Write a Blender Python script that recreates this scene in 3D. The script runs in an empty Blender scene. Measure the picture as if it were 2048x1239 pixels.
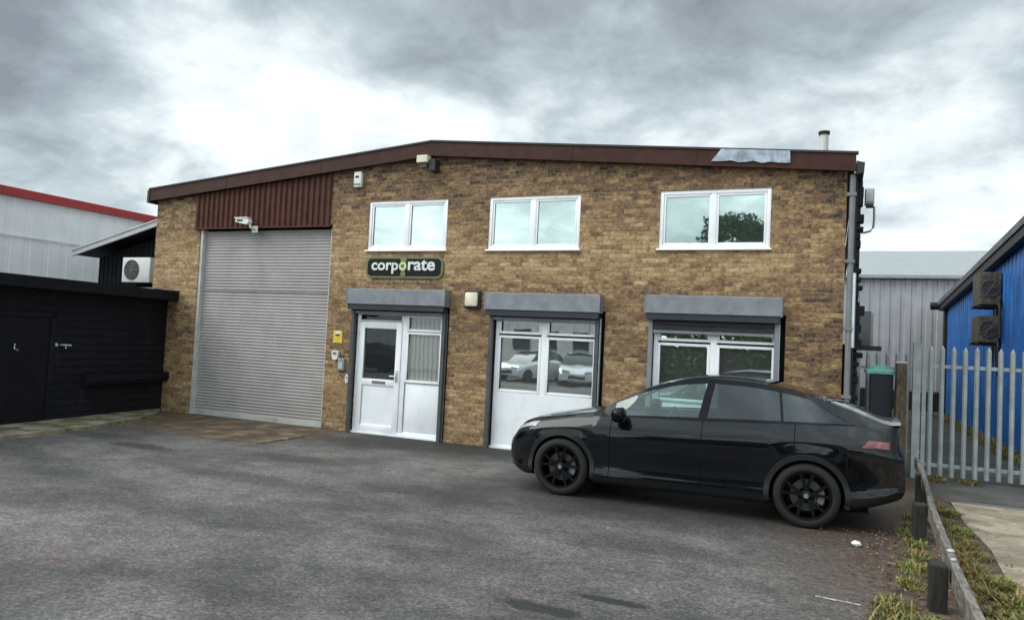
import bpy, bmesh, math, random
import numpy as np
from mathutils import Vector, Matrix
R = math.radians
scene = bpy.context.scene
col = scene.collection
rnd = random.Random(7)

# ------------------------------------------------------------------ camera
cam_d = bpy.data.cameras.new('camera'); cam = bpy.data.objects.new('camera', cam_d); col.objects.link(cam)
cam_d.sensor_width = 36; cam_d.lens = 26.017; cam_d.clip_end = 2000
CAM = Vector((14.123, -12.033, 1.915))
cam.matrix_world = Matrix(((0.917167, -0.027894, 0.397526, CAM.x), (0.395587, -0.056721, -0.916675, CAM.y),
                           (0.048118, 0.998000, -0.040988, CAM.z), (0, 0, 0, 1)))
scene.camera = cam
scene.view_settings.view_transform = 'Standard'; scene.view_settings.look = 'None'
scene.view_settings.exposure = 0.60; scene.view_settings.gamma = 1.0

# ------------------------------------------------------------------ world (overcast sky) and sun
SUN_EL, SUN_AZ = R(41), R(240)          # azimuth clockwise from +Y
world = bpy.data.worlds.new('World'); scene.world = world; world.use_nodes = True
def world_nodes():
    nt = world.node_tree; nt.nodes.clear(); N = nt.nodes.new; L = nt.links.new
    out = N('ShaderNodeOutputWorld'); bg = N('ShaderNodeBackground'); L(bg.outputs[0], out.inputs[0])
    bg2 = N('ShaderNodeBackground'); add = N('ShaderNodeMixShader'); add.inputs[0].default_value = .90      # nine tenths cloud cover
    L(bg2.outputs[0], add.inputs[1]); L(bg.outputs[0], add.inputs[2]); L(add.outputs[0], out.inputs[0])
    sky = N('ShaderNodeTexSky'); sky.sky_type = 'NISHITA'; sky.sun_disc = False
    sky.sun_elevation = SUN_EL; sky.sun_rotation = SUN_AZ
    L(sky.outputs[0], bg2.inputs[0]); bg2.inputs[1].default_value = 0.10
    tc = N('ShaderNodeTexCoord'); D = tc.outputs['Generated']
    def M(op, a, b=None, c=None, clamp=False):
        n = N('ShaderNodeMath'); n.operation = op; n.use_clamp = clamp
        for i, v in enumerate((a, b, c)):
            if v is None: continue
            if isinstance(v, (int, float)): n.inputs[i].default_value = v
            else: L(v, n.inputs[i])
        return n.outputs[0]
    sp = N('ShaderNodeSeparateXYZ'); L(D, sp.inputs[0])
    h = M('MAXIMUM', sp.outputs[2], 0.0); den = M('ADD', h, 0.34)
    cb = N('ShaderNodeCombineXYZ'); L(M('DIVIDE', sp.outputs[0], den), cb.inputs[0]); L(M('DIVIDE', sp.outputs[1], den), cb.inputs[1])
    def noise(scale, det, rough, dist, off):
        mp = N('ShaderNodeMapping'); L(cb.outputs[0], mp.inputs[0]); mp.inputs['Location'].default_value = off
        n = N('ShaderNodeTexNoise'); L(mp.outputs[0], n.inputs['Vector'])
        n.inputs['Scale'].default_value = scale; n.inputs['Detail'].default_value = det
        n.inputs['Roughness'].default_value = rough; n.inputs['Distortion'].default_value = dist
        return n.outputs['Fac']
    n1 = noise(1.7, 7, .56, .4, (3.1, 1.7, 0)); n2 = noise(5.2, 6, .6, .25, (8.3, 2.2, 4))
    v = M('ADD', M('MULTIPLY', M('SUBTRACT', n1, .5), 1.35), M('MULTIPLY', M('SUBTRACT', n2, .5), .95))
    def blob(d, s, amp):
        dp = N('ShaderNodeVectorMath'); dp.operation = 'DOT_PRODUCT'; L(D, dp.inputs[0])
        dp.inputs[1].default_value = Vector(d).normalized()
        e = M('EXPONENT', M('MULTIPLY', M('SUBTRACT', dp.outputs['Value'], 1.0), 1.0 / s))
        return M('MULTIPLY', e, amp)
    tot = M('ADD', v, 0.455)
    for d, s, a in [((-.663, .69, .291), .008, .15), ((-.573, .771, .277), .011, .20), ((-.7, .63, .345), .005, .17), ((-.62, .75, .2), .008, .12), ((-.45, .86, .24), .012, .26),
                    ((-.296, .902, .315), .005, .22), ((.119, .967, .2), .014, .36), ((-.72, .66, .19), .010, .10),
                    ((-.131, .946, .25), .012, .14), ((-.85, .5, .26), .014, -.30), ((-.80, .50, .36), .010, -.22), ((-.6, .68, .42), .008, -.15), ((-.357, .832, .43), .012, -.12), ((-.17, .90, .40), .010, -.26),
                    ((.1, .93, .35), .014, -.22), ((-.483, .797, .362), .006, -.14), ((0, .97, .27), .003, -.08)]:
        tot = M('ADD', tot, blob(d, s, a))
    tot = M('ADD', tot, M('MULTIPLY', M('SUBTRACT', 1.0, M('MULTIPLY', h, 4.0), clamp=True), .22))
    cr = N('ShaderNodeValToRGB'); L(tot, cr.inputs[0]); e = cr.color_ramp.elements
    e[0].position = .05; e[0].color = (.20, .222, .24, 1); e[1].position = 1.02; e[1].color = (.92, .93, .915, 1)
    for p, c in ((.30, (.30, .345, .37, 1)), (.52, (.43, .495, .52, 1)), (.74, (.68, .74, .75, 1))):
        q = e.new(p); q.color = c
    # an overcast sky is brighter overhead and, here, behind the viewer
    up = M('MULTIPLY', M('SUBTRACT', h, .46), 2.2, clamp=True)
    back = M('MULTIPLY', M('SUBTRACT', M('MULTIPLY', sp.outputs[1], -1.0), .1), 1.3, clamp=True)
    gain = M('ADD', 1.0, M('ADD', M('MULTIPLY', up, 2.0), M('MULTIPLY', back, 1.4)))
    mul = N('ShaderNodeMixRGB'); mul.blend_type = 'MULTIPLY'; mul.inputs[0].default_value = 1
    gc = N('ShaderNodeCombineXYZ'); [L(gain, gc.inputs[i]) for i in range(3)]
    L(cr.outputs[0], mul.inputs[1]); L(gc.outputs[0], mul.inputs[2]); L(mul.outputs[0], bg.inputs[0]); bg.inputs[1].default_value = 0.90
world_nodes()
sd = bpy.data.lights.new('sun', 'SUN'); sd.energy = 1.5; sd.angle = R(42); sd.color = (1, .97, .92)
sun = bpy.data.objects.new('sun', sd); col.objects.link(sun)
sdir = Vector((math.sin(SUN_AZ) * math.cos(SUN_EL), math.cos(SUN_AZ) * math.cos(SUN_EL), math.sin(SUN_EL)))
sun.rotation_euler = sdir.to_track_quat('Z', 'Y').to_euler()

# ------------------------------------------------------------------ materials
class NT:
    def __init__(s, name):
        s.m = bpy.data.materials.new(name); s.m.use_nodes = True; s.t = s.m.node_tree; s.t.nodes.clear()
        s.out = s.N('ShaderNodeOutputMaterial')
    def N(s, k): return s.t.nodes.new(k)
    def L(s, a, b): s.t.links.new(a, b)
    def set(s, sock, v):
        if isinstance(v, bpy.types.NodeSocket): s.L(v, sock)
        elif isinstance(v, (tuple, list)) and len(v) == 3 and sock.type == 'RGBA': sock.default_value = (*v, 1)
        else: sock.default_value = v
    def M(s, op, a, b=None, c=None, clamp=False):
        n = s.N('ShaderNodeMath'); n.operation = op; n.use_clamp = clamp
        for i, v in enumerate((a, b, c)):
            if v is not None: s.set(n.inputs[i], v)
        return n.outputs[0]
    def coord(s, kind='Object', scale=(1, 1, 1), rot=(0, 0, 0), loc=(0, 0, 0)):
        tc = s.N('ShaderNodeTexCoord'); mp = s.N('ShaderNodeMapping'); s.L(tc.outputs[kind], mp.inputs[0])
        mp.inputs['Scale'].default_value = scale; mp.inputs['Rotation'].default_value = rot; mp.inputs['Location'].default_value = loc
        return mp.outputs[0]
    def noise(s, vec, scale, det=4, rough=.55, dist=0):
        n = s.N('ShaderNodeTexNoise'); s.L(vec, n.inputs['Vector'])
        for k, v in (('Scale', scale), ('Detail', det), ('Roughness', rough), ('Distortion', dist)): n.inputs[k].default_value = v
        return n.outputs['Fac']
    def ramp(s, fac, stops, interp='LINEAR'):
        n = s.N('ShaderNodeValToRGB'); s.set(n.inputs[0], fac); e = n.color_ramp.elements; n.color_ramp.interpolation = interp
        e[0].position, e[0].color = stops[0][0], (*stops[0][1], 1); e[1].position, e[1].color = stops[-1][0], (*stops[-1][1], 1)
        for p, c in stops[1:-1]: q = e.new(p); q.color = (*c, 1)
        return n.outputs[0]
    def fr(s, fac, a, b):       # smooth 0..1 between a and b
        n = s.N('ShaderNodeMapRange'); n.interpolation_type = 'SMOOTHSTEP'; s.set(n.inputs[0], fac)
        n.inputs[1].default_value = a; n.inputs[2].default_value = b; return n.outputs[0]
    def mix(s, fac, a, b, mode='MIX'):
        n = s.N('ShaderNodeMixRGB'); n.blend_type = mode; s.set(n.inputs[0], fac); s.set(n.inputs[1], a); s.set(n.inputs[2], b); return n.outputs[0]
    def bump(s, h, strength=.3, dist=.01):
        n = s.N('ShaderNodeBump'); s.L(h, n.inputs['Height']); n.inputs['Strength'].default_value = strength; n.inputs['Distance'].default_value = dist
        return n.outputs[0]
    def bsdf(s, color, rough=.5, metal=0, normal=None, **kw):
        b = s.N('ShaderNodeBsdfPrincipled'); s.set(b.inputs['Base Color'], color); s.set(b.inputs['Roughness'], rough); s.set(b.inputs['Metallic'], metal)
        if normal is not None: s.L(normal, b.inputs['Normal'])
        for k, v in kw.items(): s.set(b.inputs[k.replace('_', ' ')], v)
        s.L(b.outputs[0], s.out.inputs[0]); return b
MATS = {}
def simple(name, c, rough=.5, metal=0, var=.12, vs=6, bump=0, bs=40, dirt=None, stretch=(1, 1, 1), **kw):
    k = NT(name); v = k.coord('Object', stretch)
    n = k.noise(v, vs, 5, .6)
    lo = tuple(max(0, x * (1 - var * 1.6)) for x in c); hi = tuple(min(1, x * (1 + var)) for x in c)
    cc = k.ramp(n, [(.3, lo), (.7, hi)])
    if dirt:
        d = k.fr(k.noise(k.coord('Object', (1, 1, .35)), dirt[1], 6, .65, .4), dirt[2], dirt[3]); cc = k.mix(k.M('MULTIPLY', d, dirt[4]), cc, dirt[0])
    nm = k.bump(k.noise(v, bs, 3), bump, .01) if bump else None
    rr = k.M('ADD', rough - .06, k.M('MULTIPLY', k.noise(v, vs * 2.3, 3), .12))
    k.bsdf(cc, rr, metal, nm, **kw); MATS[name] = k.m; return k.m

def brick_mat():
    k = NT('stock_brick'); tc = k.N('ShaderNodeTexCoord'); sp = k.N('ShaderNodeSeparateXYZ'); k.L(tc.outputs['Object'], sp.inputs[0])
    M = k.M; u = M('ADD', M('ADD', sp.outputs[0], sp.outputs[1]), 50); v = sp.outputs[2]
    wob = k.noise(tc.outputs['Object'], 9, 2)
    v = M('ADD', v, M('MULTIPLY', M('SUBTRACT', wob, .5), .008)); u = M('ADD', u, M('MULTIPLY', M('SUBTRACT', wob, .5), .02))
    rv = M('DIVIDE', v, .075); row = M('FLOOR', rv); fv = M('FRACT', rv)
    uu = M('ADD', M('DIVIDE', u, .225), M('MULTIPLY', M('FLOORED_MODULO', row, 2), .5)); cl = M('FLOOR', uu); fu = M('FRACT', uu)
    cb = k.N('ShaderNodeCombineXYZ'); k.L(cl, cb.inputs[0]); k.L(row, cb.inputs[1])
    wn = k.N('ShaderNodeTexWhiteNoise'); wn.noise_dimensions = '2D'; k.L(cb.outputs[0], wn.inputs['Vector'])
    big = k.noise(tc.outputs['Object'], .55, 4, .6); med = k.noise(k.coord('Object', (1, 1, 2.2)), 1.9, 5, .68)
    blot = k.noise(k.coord('Object', (1, 1, 1.9), (0, 0, 0), (3, 0, 7)), 5.5, 4, .72); blot2 = k.noise(k.coord('Object', (1, 1, 1.5), (0, 0, 0), (9, 0, 1)), 15, 3, .75)
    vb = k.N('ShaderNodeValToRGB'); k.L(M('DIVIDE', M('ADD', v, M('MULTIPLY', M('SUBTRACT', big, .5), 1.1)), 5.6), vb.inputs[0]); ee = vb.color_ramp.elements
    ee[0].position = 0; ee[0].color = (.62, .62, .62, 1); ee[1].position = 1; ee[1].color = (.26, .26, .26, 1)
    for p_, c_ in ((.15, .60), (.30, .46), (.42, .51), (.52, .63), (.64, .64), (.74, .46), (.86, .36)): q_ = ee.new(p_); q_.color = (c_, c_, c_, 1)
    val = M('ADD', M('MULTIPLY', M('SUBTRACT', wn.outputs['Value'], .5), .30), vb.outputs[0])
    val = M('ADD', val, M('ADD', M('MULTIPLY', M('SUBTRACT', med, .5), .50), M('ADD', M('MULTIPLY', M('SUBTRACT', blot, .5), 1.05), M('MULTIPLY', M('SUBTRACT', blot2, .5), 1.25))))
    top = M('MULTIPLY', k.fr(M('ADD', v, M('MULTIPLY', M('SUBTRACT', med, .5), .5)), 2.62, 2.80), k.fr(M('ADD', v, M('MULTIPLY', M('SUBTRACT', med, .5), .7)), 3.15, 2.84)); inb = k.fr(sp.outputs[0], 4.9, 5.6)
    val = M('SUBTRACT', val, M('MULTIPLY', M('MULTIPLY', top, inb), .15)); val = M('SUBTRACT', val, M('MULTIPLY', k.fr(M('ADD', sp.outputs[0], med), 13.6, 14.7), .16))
    c = k.ramp(val, [(0, (.020, .014, .012)), (.12, (.055, .034, .026)), (.27, (.125, .072, .040)), (.45, (.225, .136, .065)), (.62, (.35, .221, .103)), (.8, (.455, .312, .158)), (1, (.55, .43, .27))])
    red = k.N('ShaderNodeSeparateColor'); k.L(wn.outputs['Color'], red.inputs[0])
    c = k.mix(M('MULTIPLY', k.fr(red.outputs[1], .80, .95), .45), c, (.20, .105, .058)); c = k.mix(M('MULTIPLY', k.fr(k.noise(k.coord('Object', (1, 1, 1.9), (0, 0, 0), (5, 0, 3)), 8.5, 3, .6), .655, .69), .85), c, (.026, .019, .015))
    fine = k.noise(tc.outputs['Object'], 55, 3, .7); c = k.mix(.6, c, k.ramp(fine, [(.32, (.35, .33, .32)), (.68, (1.45, 1.45, 1.45))]), 'MULTIPLY')
    mo = M('MAXIMUM', k.fr(M('ABSOLUTE', M('SUBTRACT', fu, .5)), .455, .49), k.fr(M('ABSOLUTE', M('SUBTRACT', fv, .5)), .40, .47))
    c = k.mix(M('MULTIPLY', mo, .58), c, k.ramp(big, [(.3, (.16, .125, .085)), (.7, (.26, .21, .145))]))
    # damp, mossy foot of the wall
    damp = M('MULTIPLY', k.fr(v, .5, .0), k.fr(med, .35, .65)); c = k.mix(M('MULTIPLY', damp, .5), c, (.06, .055, .03))
    hgt = M('ADD', M('MULTIPLY', M('SUBTRACT', 1, mo), 1.0), M('ADD', M('MULTIPLY', fine, .6), M('MULTIPLY', blot2, .7)))
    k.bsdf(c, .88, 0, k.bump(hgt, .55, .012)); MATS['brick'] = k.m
brick_mat()

def asphalt_mat():
    k = NT('asphalt'); v = k.coord('Object'); M = k.M
    tc = k.N('ShaderNodeTexCoord'); sp = k.N('ShaderNodeSeparateXYZ'); k.L(tc.outputs['Object'], sp.inputs[0])
    big = k.noise(v, .33, 5, .6, .4); mid = k.noise(k.coord('Object', (.8, 1.1, 1), (0, 0, R(-18))), .9, 6, .68, .6)
    agg = k.noise(v, 30, 3, .85); agg2 = k.noise(v, 13, 4, .8); vo = k.N('ShaderNodeTexVoronoi'); k.L(v, vo.inputs['Vector']); vo.inputs['Scale'].default_value = 48
    base = k.ramp(M('ADD', M('MULTIPLY', big, .45), M('MULTIPLY', mid, .55)), [(.33, (.032, .030, .0295)), (.44, (.066, .0615, .061)), (.52, (.101, .0945, .0935)), (.59, (.136, .1275, .124)), (.68, (.18, .169, .161))])
    red = k.fr(k.noise(k.coord('Object', (.6, 1.6, 1), (0, 0, R(-12)), (4, 9, 0)), .9, 6, .7), .50, .70)
    base = k.mix(M('MULTIPLY', red, .40), base, (.135, .094, .084))
    grn = k.fr(k.noise(k.coord('Object', (1, 1.4, 1), (0, 0, 0), (14, 2, 0)), .7, 4, .6), .52, .70); base = k.mix(M('MULTIPLY', grn, .25), base, (.128, .126, .104))
    base = k.mix(.95, base, k.ramp(agg, [(.36, (.48, .48, .48)), (.5, (.92, .92, .91)), (.62, (1.52, 1.50, 1.47))]), 'MULTIPLY')
    base = k.mix(.8, base, k.ramp(agg2, [(.34, (.55, .55, .55)), (.5, (.97, .96, .95)), (.64, (1.38, 1.36, 1.32))]), 'MULTIPLY')
    agg3 = k.noise(k.coord('Object', (1, 1.1, 1), (0, 0, R(-15))), 2.6, 6, .78); base = k.mix(.75, base, k.ramp(agg3, [(.32, (.5, .49, .49)), (.5, (.98, .97, .96)), (.66, (1.35, 1.33, 1.29))]), 'MULTIPLY')
    # damp band along the wall; contact shade painted there and under the car
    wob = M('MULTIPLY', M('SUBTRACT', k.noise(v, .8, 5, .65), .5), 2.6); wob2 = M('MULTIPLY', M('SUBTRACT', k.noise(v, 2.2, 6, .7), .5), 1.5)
    damp_shade = M('MULTIPLY', k.fr(M('ADD', sp.outputs[1], M('MULTIPLY', wob, .8)), -2.3, -.5), k.fr(M('ADD', sp.outputs[0], wob), 4.6, 6.4))
    car_shade = M('MULTIPLY', M('MULTIPLY', k.fr(M('ADD', sp.outputs[0], wob), 9.2, 10.8), k.fr(M('ADD', sp.outputs[1], M('MULTIPLY', wob, .7)), -4.9, -3.0)), .85)
    base = k.mix(M('MULTIPLY', M('MAXIMUM', damp_shade, car_shade), .92), base, k.ramp(agg, [(.3, (.006, .0055, .005)), (.7, (.030, .027, .024))]))
    brown = M('MULTIPLY', k.fr(M('ADD', sp.outputs[1], wob2), -2.9, -1.6), k.fr(M('ADD', sp.outputs[0], wob2), 6.0, 4.9))
    base = k.mix(M('MULTIPLY', brown, .8), base, k.ramp(agg2, [(.3, (.045, .028, .015)), (.7, (.15, .092, .045))]))
    soil = M('MULTIPLY', k.fr(M('ADD', sp.outputs[0], M('MULTIPLY', wob, .42)), 13.1, 14.7), k.fr(M('ADD', sp.outputs[1], M('MULTIPLY', wob, .3)), -6.6, -4.6))
    base = k.mix(M('MULTIPLY', soil, .85), base, k.ramp(agg2, [(.3, (.028, .019, .014)), (.5, (.075, .050, .037)), (.7, (.15, .10, .07))]))
    for (cx, cy, rx, ry, am) in ((4.25, -3.65, .75, .22, .9), (3.0, -3.3, .9, .3, .5), (6.9, -3.1, .9, .3, .6), (7.3, -4.6, 1.3, .3, .55), (5.6, -5.7, 1.2, .35, .4), (9.6, -4.0, 1.2, .4, .45), (8.5, -6.2, 1.5, .4, .35), (3.6, -5.2, 1.2, .4, .4), (12.23, -6.93, .36, .10, 1.3), (12.40, -6.98, .16, .08, 1.0), (12.65, -6.53, .34, .075, 1.3), (10.4, -5.6, 1.0, .3, .4), (12.6, -4.9, 1.1, .3, .45)):
        dx = M('DIVIDE', M('ADD', M('SUBTRACT', sp.outputs[0], cx), M('MULTIPLY', wob2, min(.8, rx * 1.0))), rx); dy = M('DIVIDE', M('ADD', M('SUBTRACT', sp.outputs[1], cy), M('MULTIPLY', wob2, min(.35, ry * 1.7))), ry)
        g_ = k.fr(M('ADD', M('MULTIPLY', dx, dx), M('MULTIPLY', dy, dy)), 1.3, .1); base = k.mix(M('MULTIPLY', g_, am, clamp=True), base, k.ramp(agg, [(.3, (.007, .007, .007)), (.7, (.035, .033, .032))]))
    rough = M('SUBTRACT', .66, M('MULTIPLY', k.fr(mid, .5, .72), .22)); rough = M('ADD', rough, M('MULTIPLY', damp_shade, .22))
    k.bsdf(base, rough, 0, Specular_IOR_Level=.42, normal=k.bump(M('ADD', agg, M('MULTIPLY', vo.outputs['Distance'], .6)), .55, .012)); MATS['asphalt'] = k.m
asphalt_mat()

def glass_mat(name, refl, tint, inside, transp=0.0, ttint=(1, 1, 1)):
    k = NT(name); g = k.N('ShaderNodeBsdfGlossy'); g.inputs['Roughness'].default_value = .015; k.set(g.inputs['Color'], tint)
    v = k.coord('Object'); k.L(k.bump(k.noise(v, 1.6, 2), .06, .02), g.inputs['Normal'])
    if transp: d = k.N('ShaderNodeBsdfTransparent'); k.set(d.inputs['Color'], ttint)
    else: d = k.N('ShaderNodeBsdfDiffuse'); k.set(d.inputs['Color'], inside)
    mx = k.N('ShaderNodeMixShader'); fw = k.N('ShaderNodeLayerWeight'); fw.inputs[0].default_value = .5
    k.L(k.M('ADD', refl, k.M('MULTIPLY', k.M('POWER', fw.outputs['Facing'], 5), 1 - refl), clamp=True), mx.inputs[0])
    k.L(d.outputs[0], mx.inputs[1]); k.L(g.outputs[0], mx.inputs[2]); k.L(mx.outputs[0], k.out.inputs[0]); MATS[name] = k.m
glass_mat('upper_glass', .54, (.76, .89, .84), (.05, .07, .06))
glass_mat('lower_glass', .60, (.90, .97, .94), (.10, .11, .105))
glass_mat('door_glass', .16, (.9, .95, .93), (.02, .022, .022))
def blind_mat():
    k = NT('blind_glass'); tc = k.N('ShaderNodeTexCoord'); sp = k.N('ShaderNodeSeparateXYZ'); k.L(tc.outputs['Object'], sp.inputs[0])
    w = k.M('ADD', k.M('MULTIPLY', sp.outputs[0], 10.5), k.M('MULTIPLY', k.noise(tc.outputs['Object'], 3, 2), .8)); f = k.M('FRACT', w)
    c = k.ramp(f, [(0, (.16, .17, .16)), (.2, (.26, .28, .26)), (.7, (.36, .385, .36)), (1, (.20, .21, .20))])
    d = k.N('ShaderNodeBsdfDiffuse'); k.L(c, d.inputs[0]); g = k.N('ShaderNodeBsdfGlossy'); g.inputs['Roughness'].default_value = .02
    mx = k.N('ShaderNodeMixShader'); mx.inputs[0].default_value = .34; k.L(d.outputs[0], mx.inputs[1]); k.L(g.outputs[0], mx.inputs[2]); k.L(mx.outputs[0], k.out.inputs[0]); MATS['blind_glass'] = k.m
blind_mat()
glass_mat('car_clear_glass', .09, (.85, .95, .92), None, 1, (.62, .80, .75))
glass_mat('car_tint_glass', .075, (.8, .85, .9), None, 1, (.06, .06, .07))

simple('upvc', (.87, .88, .89), .32, 0, .04, 3, dirt=((.42, .41, .38), 3.5, .52, .78, .35))
simple('upvc_panel', (.85, .87, .88), .38, 0, .04, 2, dirt=((.50, .50, .47), 2.6, .48, .8, .35))
simple('maroon', (.048, .016, .010), .6, 0, .25, 5, Specular_IOR_Level=.25, dirt=((.03, .015, .012), 3, .5, .75, .6))
simple('maroon_cladding', (.074, .021, .012), .6, 0, .25, 5, Specular_IOR_Level=.25, dirt=((.035, .016, .012), 2, .45, .75, .7))
simple('dark_trim', (.02, .017, .017), .6)
simple('roof_sheet', (.12, .12, .125), .7, 0, .2, 3)
simple('shutter_grey', (.225, .24, .258), .42, .25, .14, 5, dirt=((.10, .11, .12), 4, .5, .8, .5))
simple('guide_grey', (.075, .08, .085), .5, .1, .2, 6)
simple('shutter_dark', (.028, .031, .038), .5, .1, .2, 6)
simple('galv_flash', (.36, .40, .45), .40, .5, .28, 7, dirt=((.14, .16, .2), 6, .45, .7, .6))
simple('roller_steel', (.335, .315, .30), .62, 0, .09, 1.6, dirt=((.20, .19, .18), 1.6, .52, .8, .4))
simple('pale_metal', (.50, .50, .47), .5, .1, .12, 4, dirt=((.22, .20, .17), 5, .5, .75, .5))
simple('black_timber', (.0075, .0075, .0110), .7, 0, .35, 4, .25, 30, stretch=(1, 1, 6), Specular_IOR_Level=.2, dirt=((.022, .022, .025), 2.5, .5, .8, .6))
simple('black_paint', (.006, .006, .009), .6, 0, .3, 5, Specular_IOR_Level=.2)
simple('black_plain', (.008, .008, .009), .8)
simple('white_clad', (.72, .72, .72), .5, 0, .05, 2, dirt=((.5, .5, .5), 1.4, .5, .8, .25))
simple('red_trim', (.30, .018, .020), .45, 0, .15, 3)
simple('board_pale', (.48, .48, .47), .6, 0, .12, 4)
simple('grey_clad', (.37, .37, .385), .5, .1, .10, 1.2, dirt=((.28, .28, .29), 1.1, .45, .8, .5))
simple('grey_roof', (.28, .30, .30), .6, 0, .04, 2)
simple('blue_clad', (.020, .135, .42), .42, .05, .2, 1.5, dirt=((.02, .045, .13), 1.6, .45, .8, .6))
simple('rust_grime', (.105, .095, .07), .75, 0, .5, 14, .5, 30, dirt=((.05, .04, .03), 14, .42, .6, .85))
simple('palisade_steel', (.325, .35, .355), .55, .1, .14, 5, dirt=((.20, .215, .20), 4, .5, .8, .5))
simple('pier_wood', (.13, .095, .06), .85, 0, .4, 8, .4, 30, dirt=((.05, .04, .03), 7, .45, .65, .8), stretch=(3, 3, 1))
simple('bin_dark', (.010, .015, .028), .5)
simple('bin_lid', (.20, .52, .45), .4, 0, .25, 9)
simple('weathered_wood', (.185, .165, .14), .85, 0, .45, 9, .6, 24, dirt=((.06, .05, .042), 9, .45, .65, .6), stretch=(5, .6, 5))
simple('post_wood', (.020, .017, .015), .85, 0, .5, 9, .5, 24, stretch=(4, 4, .6))
simple('concrete', (.37, .30, .215), .9, 0, .3, 2.4, .35, 30, dirt=((.15, .12, .085), 1.6, .40, .62, .85))
simple('kerb_concrete', (.25, .21, .15), .9, 0, .25, 5, .4, 40, dirt=((.065, .058, .022), 2.6, .40, .60, .9))
simple('alley_ground', (.075, .07, .066), .9, 0, .35, 1.5, .3, 25, dirt=((.045, .046, .02), 1.3, .40, .60, .8))
simple('apron_dirt', (.13, .085, .045), .92, 0, .5, 2.2, .5, 22, dirt=((.045, .032, .020), 2.4, .38, .62, .8))
simple('soil', (.075, .05, .032), .95, 0, .5, 5, .6, 26, dirt=((.16, .115, .06), 6, .5, .65, .7))
simple('ground_far', (.11, .11, .105), .9, 0, .2, .3)
simple('wet_patch', (.016, .014, .013), .30, 0, .3, 8, .2, 30)
simple('road_paint', (.36, .35, .34), .8, 0, .4, 14, .3, 40)
simple('car_black', (.0022, .0027, .0042), .25, 0, .05, 2, Coat_Weight=.7, Coat_Roughness=.03, Specular_IOR_Level=.05)
simple('car_rear_glass', (.004, .005, .006), .05, Coat_Weight=1.0, Specular_IOR_Level=1.0)
simple('car_trim', (.006, .006, .007), .55)
simple('car_gloss_black', (.002, .002, .003), .12, Specular_IOR_Level=.2)
simple('tyre', (.007, .007, .007), .8, 0, .2, 10, .3, 60)
simple('rim_black', (.005, .005, .006), .32, .5)
simple('disc_steel', (.10, .10, .10), .4, .8)
simple('caliper', (.20, .20, .21), .4, .2)
simple('tail_red', (.13, .006, .010), .12, Coat_Weight=1.0)
simple('lamp_dim', (.26, .09, .09), .2)
simple('lamp_clear', (.35, .38, .40), .1, Coat_Weight=1.0)
simple('seat_trim', (.018, .018, .02), .6)
simple('alloy_pale', (.62, .63, .64), .3, .8)
simple('lamp_cream', (.72, .66, .50), .4)
simple('white_plastic', (.70, .70, .66), .4, 0, .06, 8)
simple('grey_plastic', (.17, .175, .175), .45)
simple('yellow_sign', (.72, .52, .06), .5)
simple('olive_edge', (.16, .16, .075), .45)
simple('sign_black', (.006, .009, .006), .45, Specular_IOR_Level=.2)
simple('sign_white', (.70, .71, .68), .5)
simple('sign_green', (.52, .66, .30), .5)
simple('cream_marks', (.27, .215, .13), .7)
simple('pipe_grey', (.26, .285, .29), .45, .1, .15, 5)
simple('fan_dark', (.05, .052, .055), .5)
simple('bark', (.06, .045, .03), .9, 0, .3, 6, .6, 14)
simple('render_wall', (.82, .80, .76), .85, 0, .1, 2)
simple('car_white', (.75, .76, .78), .2, Coat_Weight=1.0)
simple('window_dark', (.015, .018, .022), .12)
def leaf_mat(name, stops, tl=.25):
    k = NT(name); g = k.N('ShaderNodeNewGeometry'); c = k.ramp(g.outputs['Random Per Island'], stops)
    b = k.bsdf(c, .6); t = k.N('ShaderNodeBsdfTranslucent'); k.L(c, t.inputs[0]); mx = k.N('ShaderNodeMixShader'); mx.inputs[0].default_value = tl
    k.L(b.outputs[0], mx.inputs[1]); k.L(t.outputs[0], mx.inputs[2]); k.L(mx.outputs[0], k.out.inputs[0]); MATS[name] = k.m
leaf_mat('tree_leaves', [(0, (.018, .045, .014)), (.5, (.035, .08, .022)), (1, (.07, .13, .035))])
leaf_mat('hedge_leaves', [(0, (.025, .06, .012)), (.5, (.07, .14, .03)), (1, (.13, .22, .05))])
leaf_mat('weed_leaves', [(0, (.07, .085, .018)), (.4, (.15, .17, .035)), (.62, (.24, .21, .06)), (.8, (.28, .15, .05)), (1, (.30, .13, .045))])
leaf_mat('green_weeds', [(0, (.06, .085, .02)), (.4, (.15, .18, .04)), (.7, (.30, .29, .08)), (.88, (.36, .27, .09)), (1, (.34, .15, .05))])
leaf_mat('dead_leaves', [(0, (.03, .02, .015)), (.6, (.11, .06, .03)), (.85, (.24, .12, .05)), (1, (.34, .25, .14))], .1)

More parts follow.
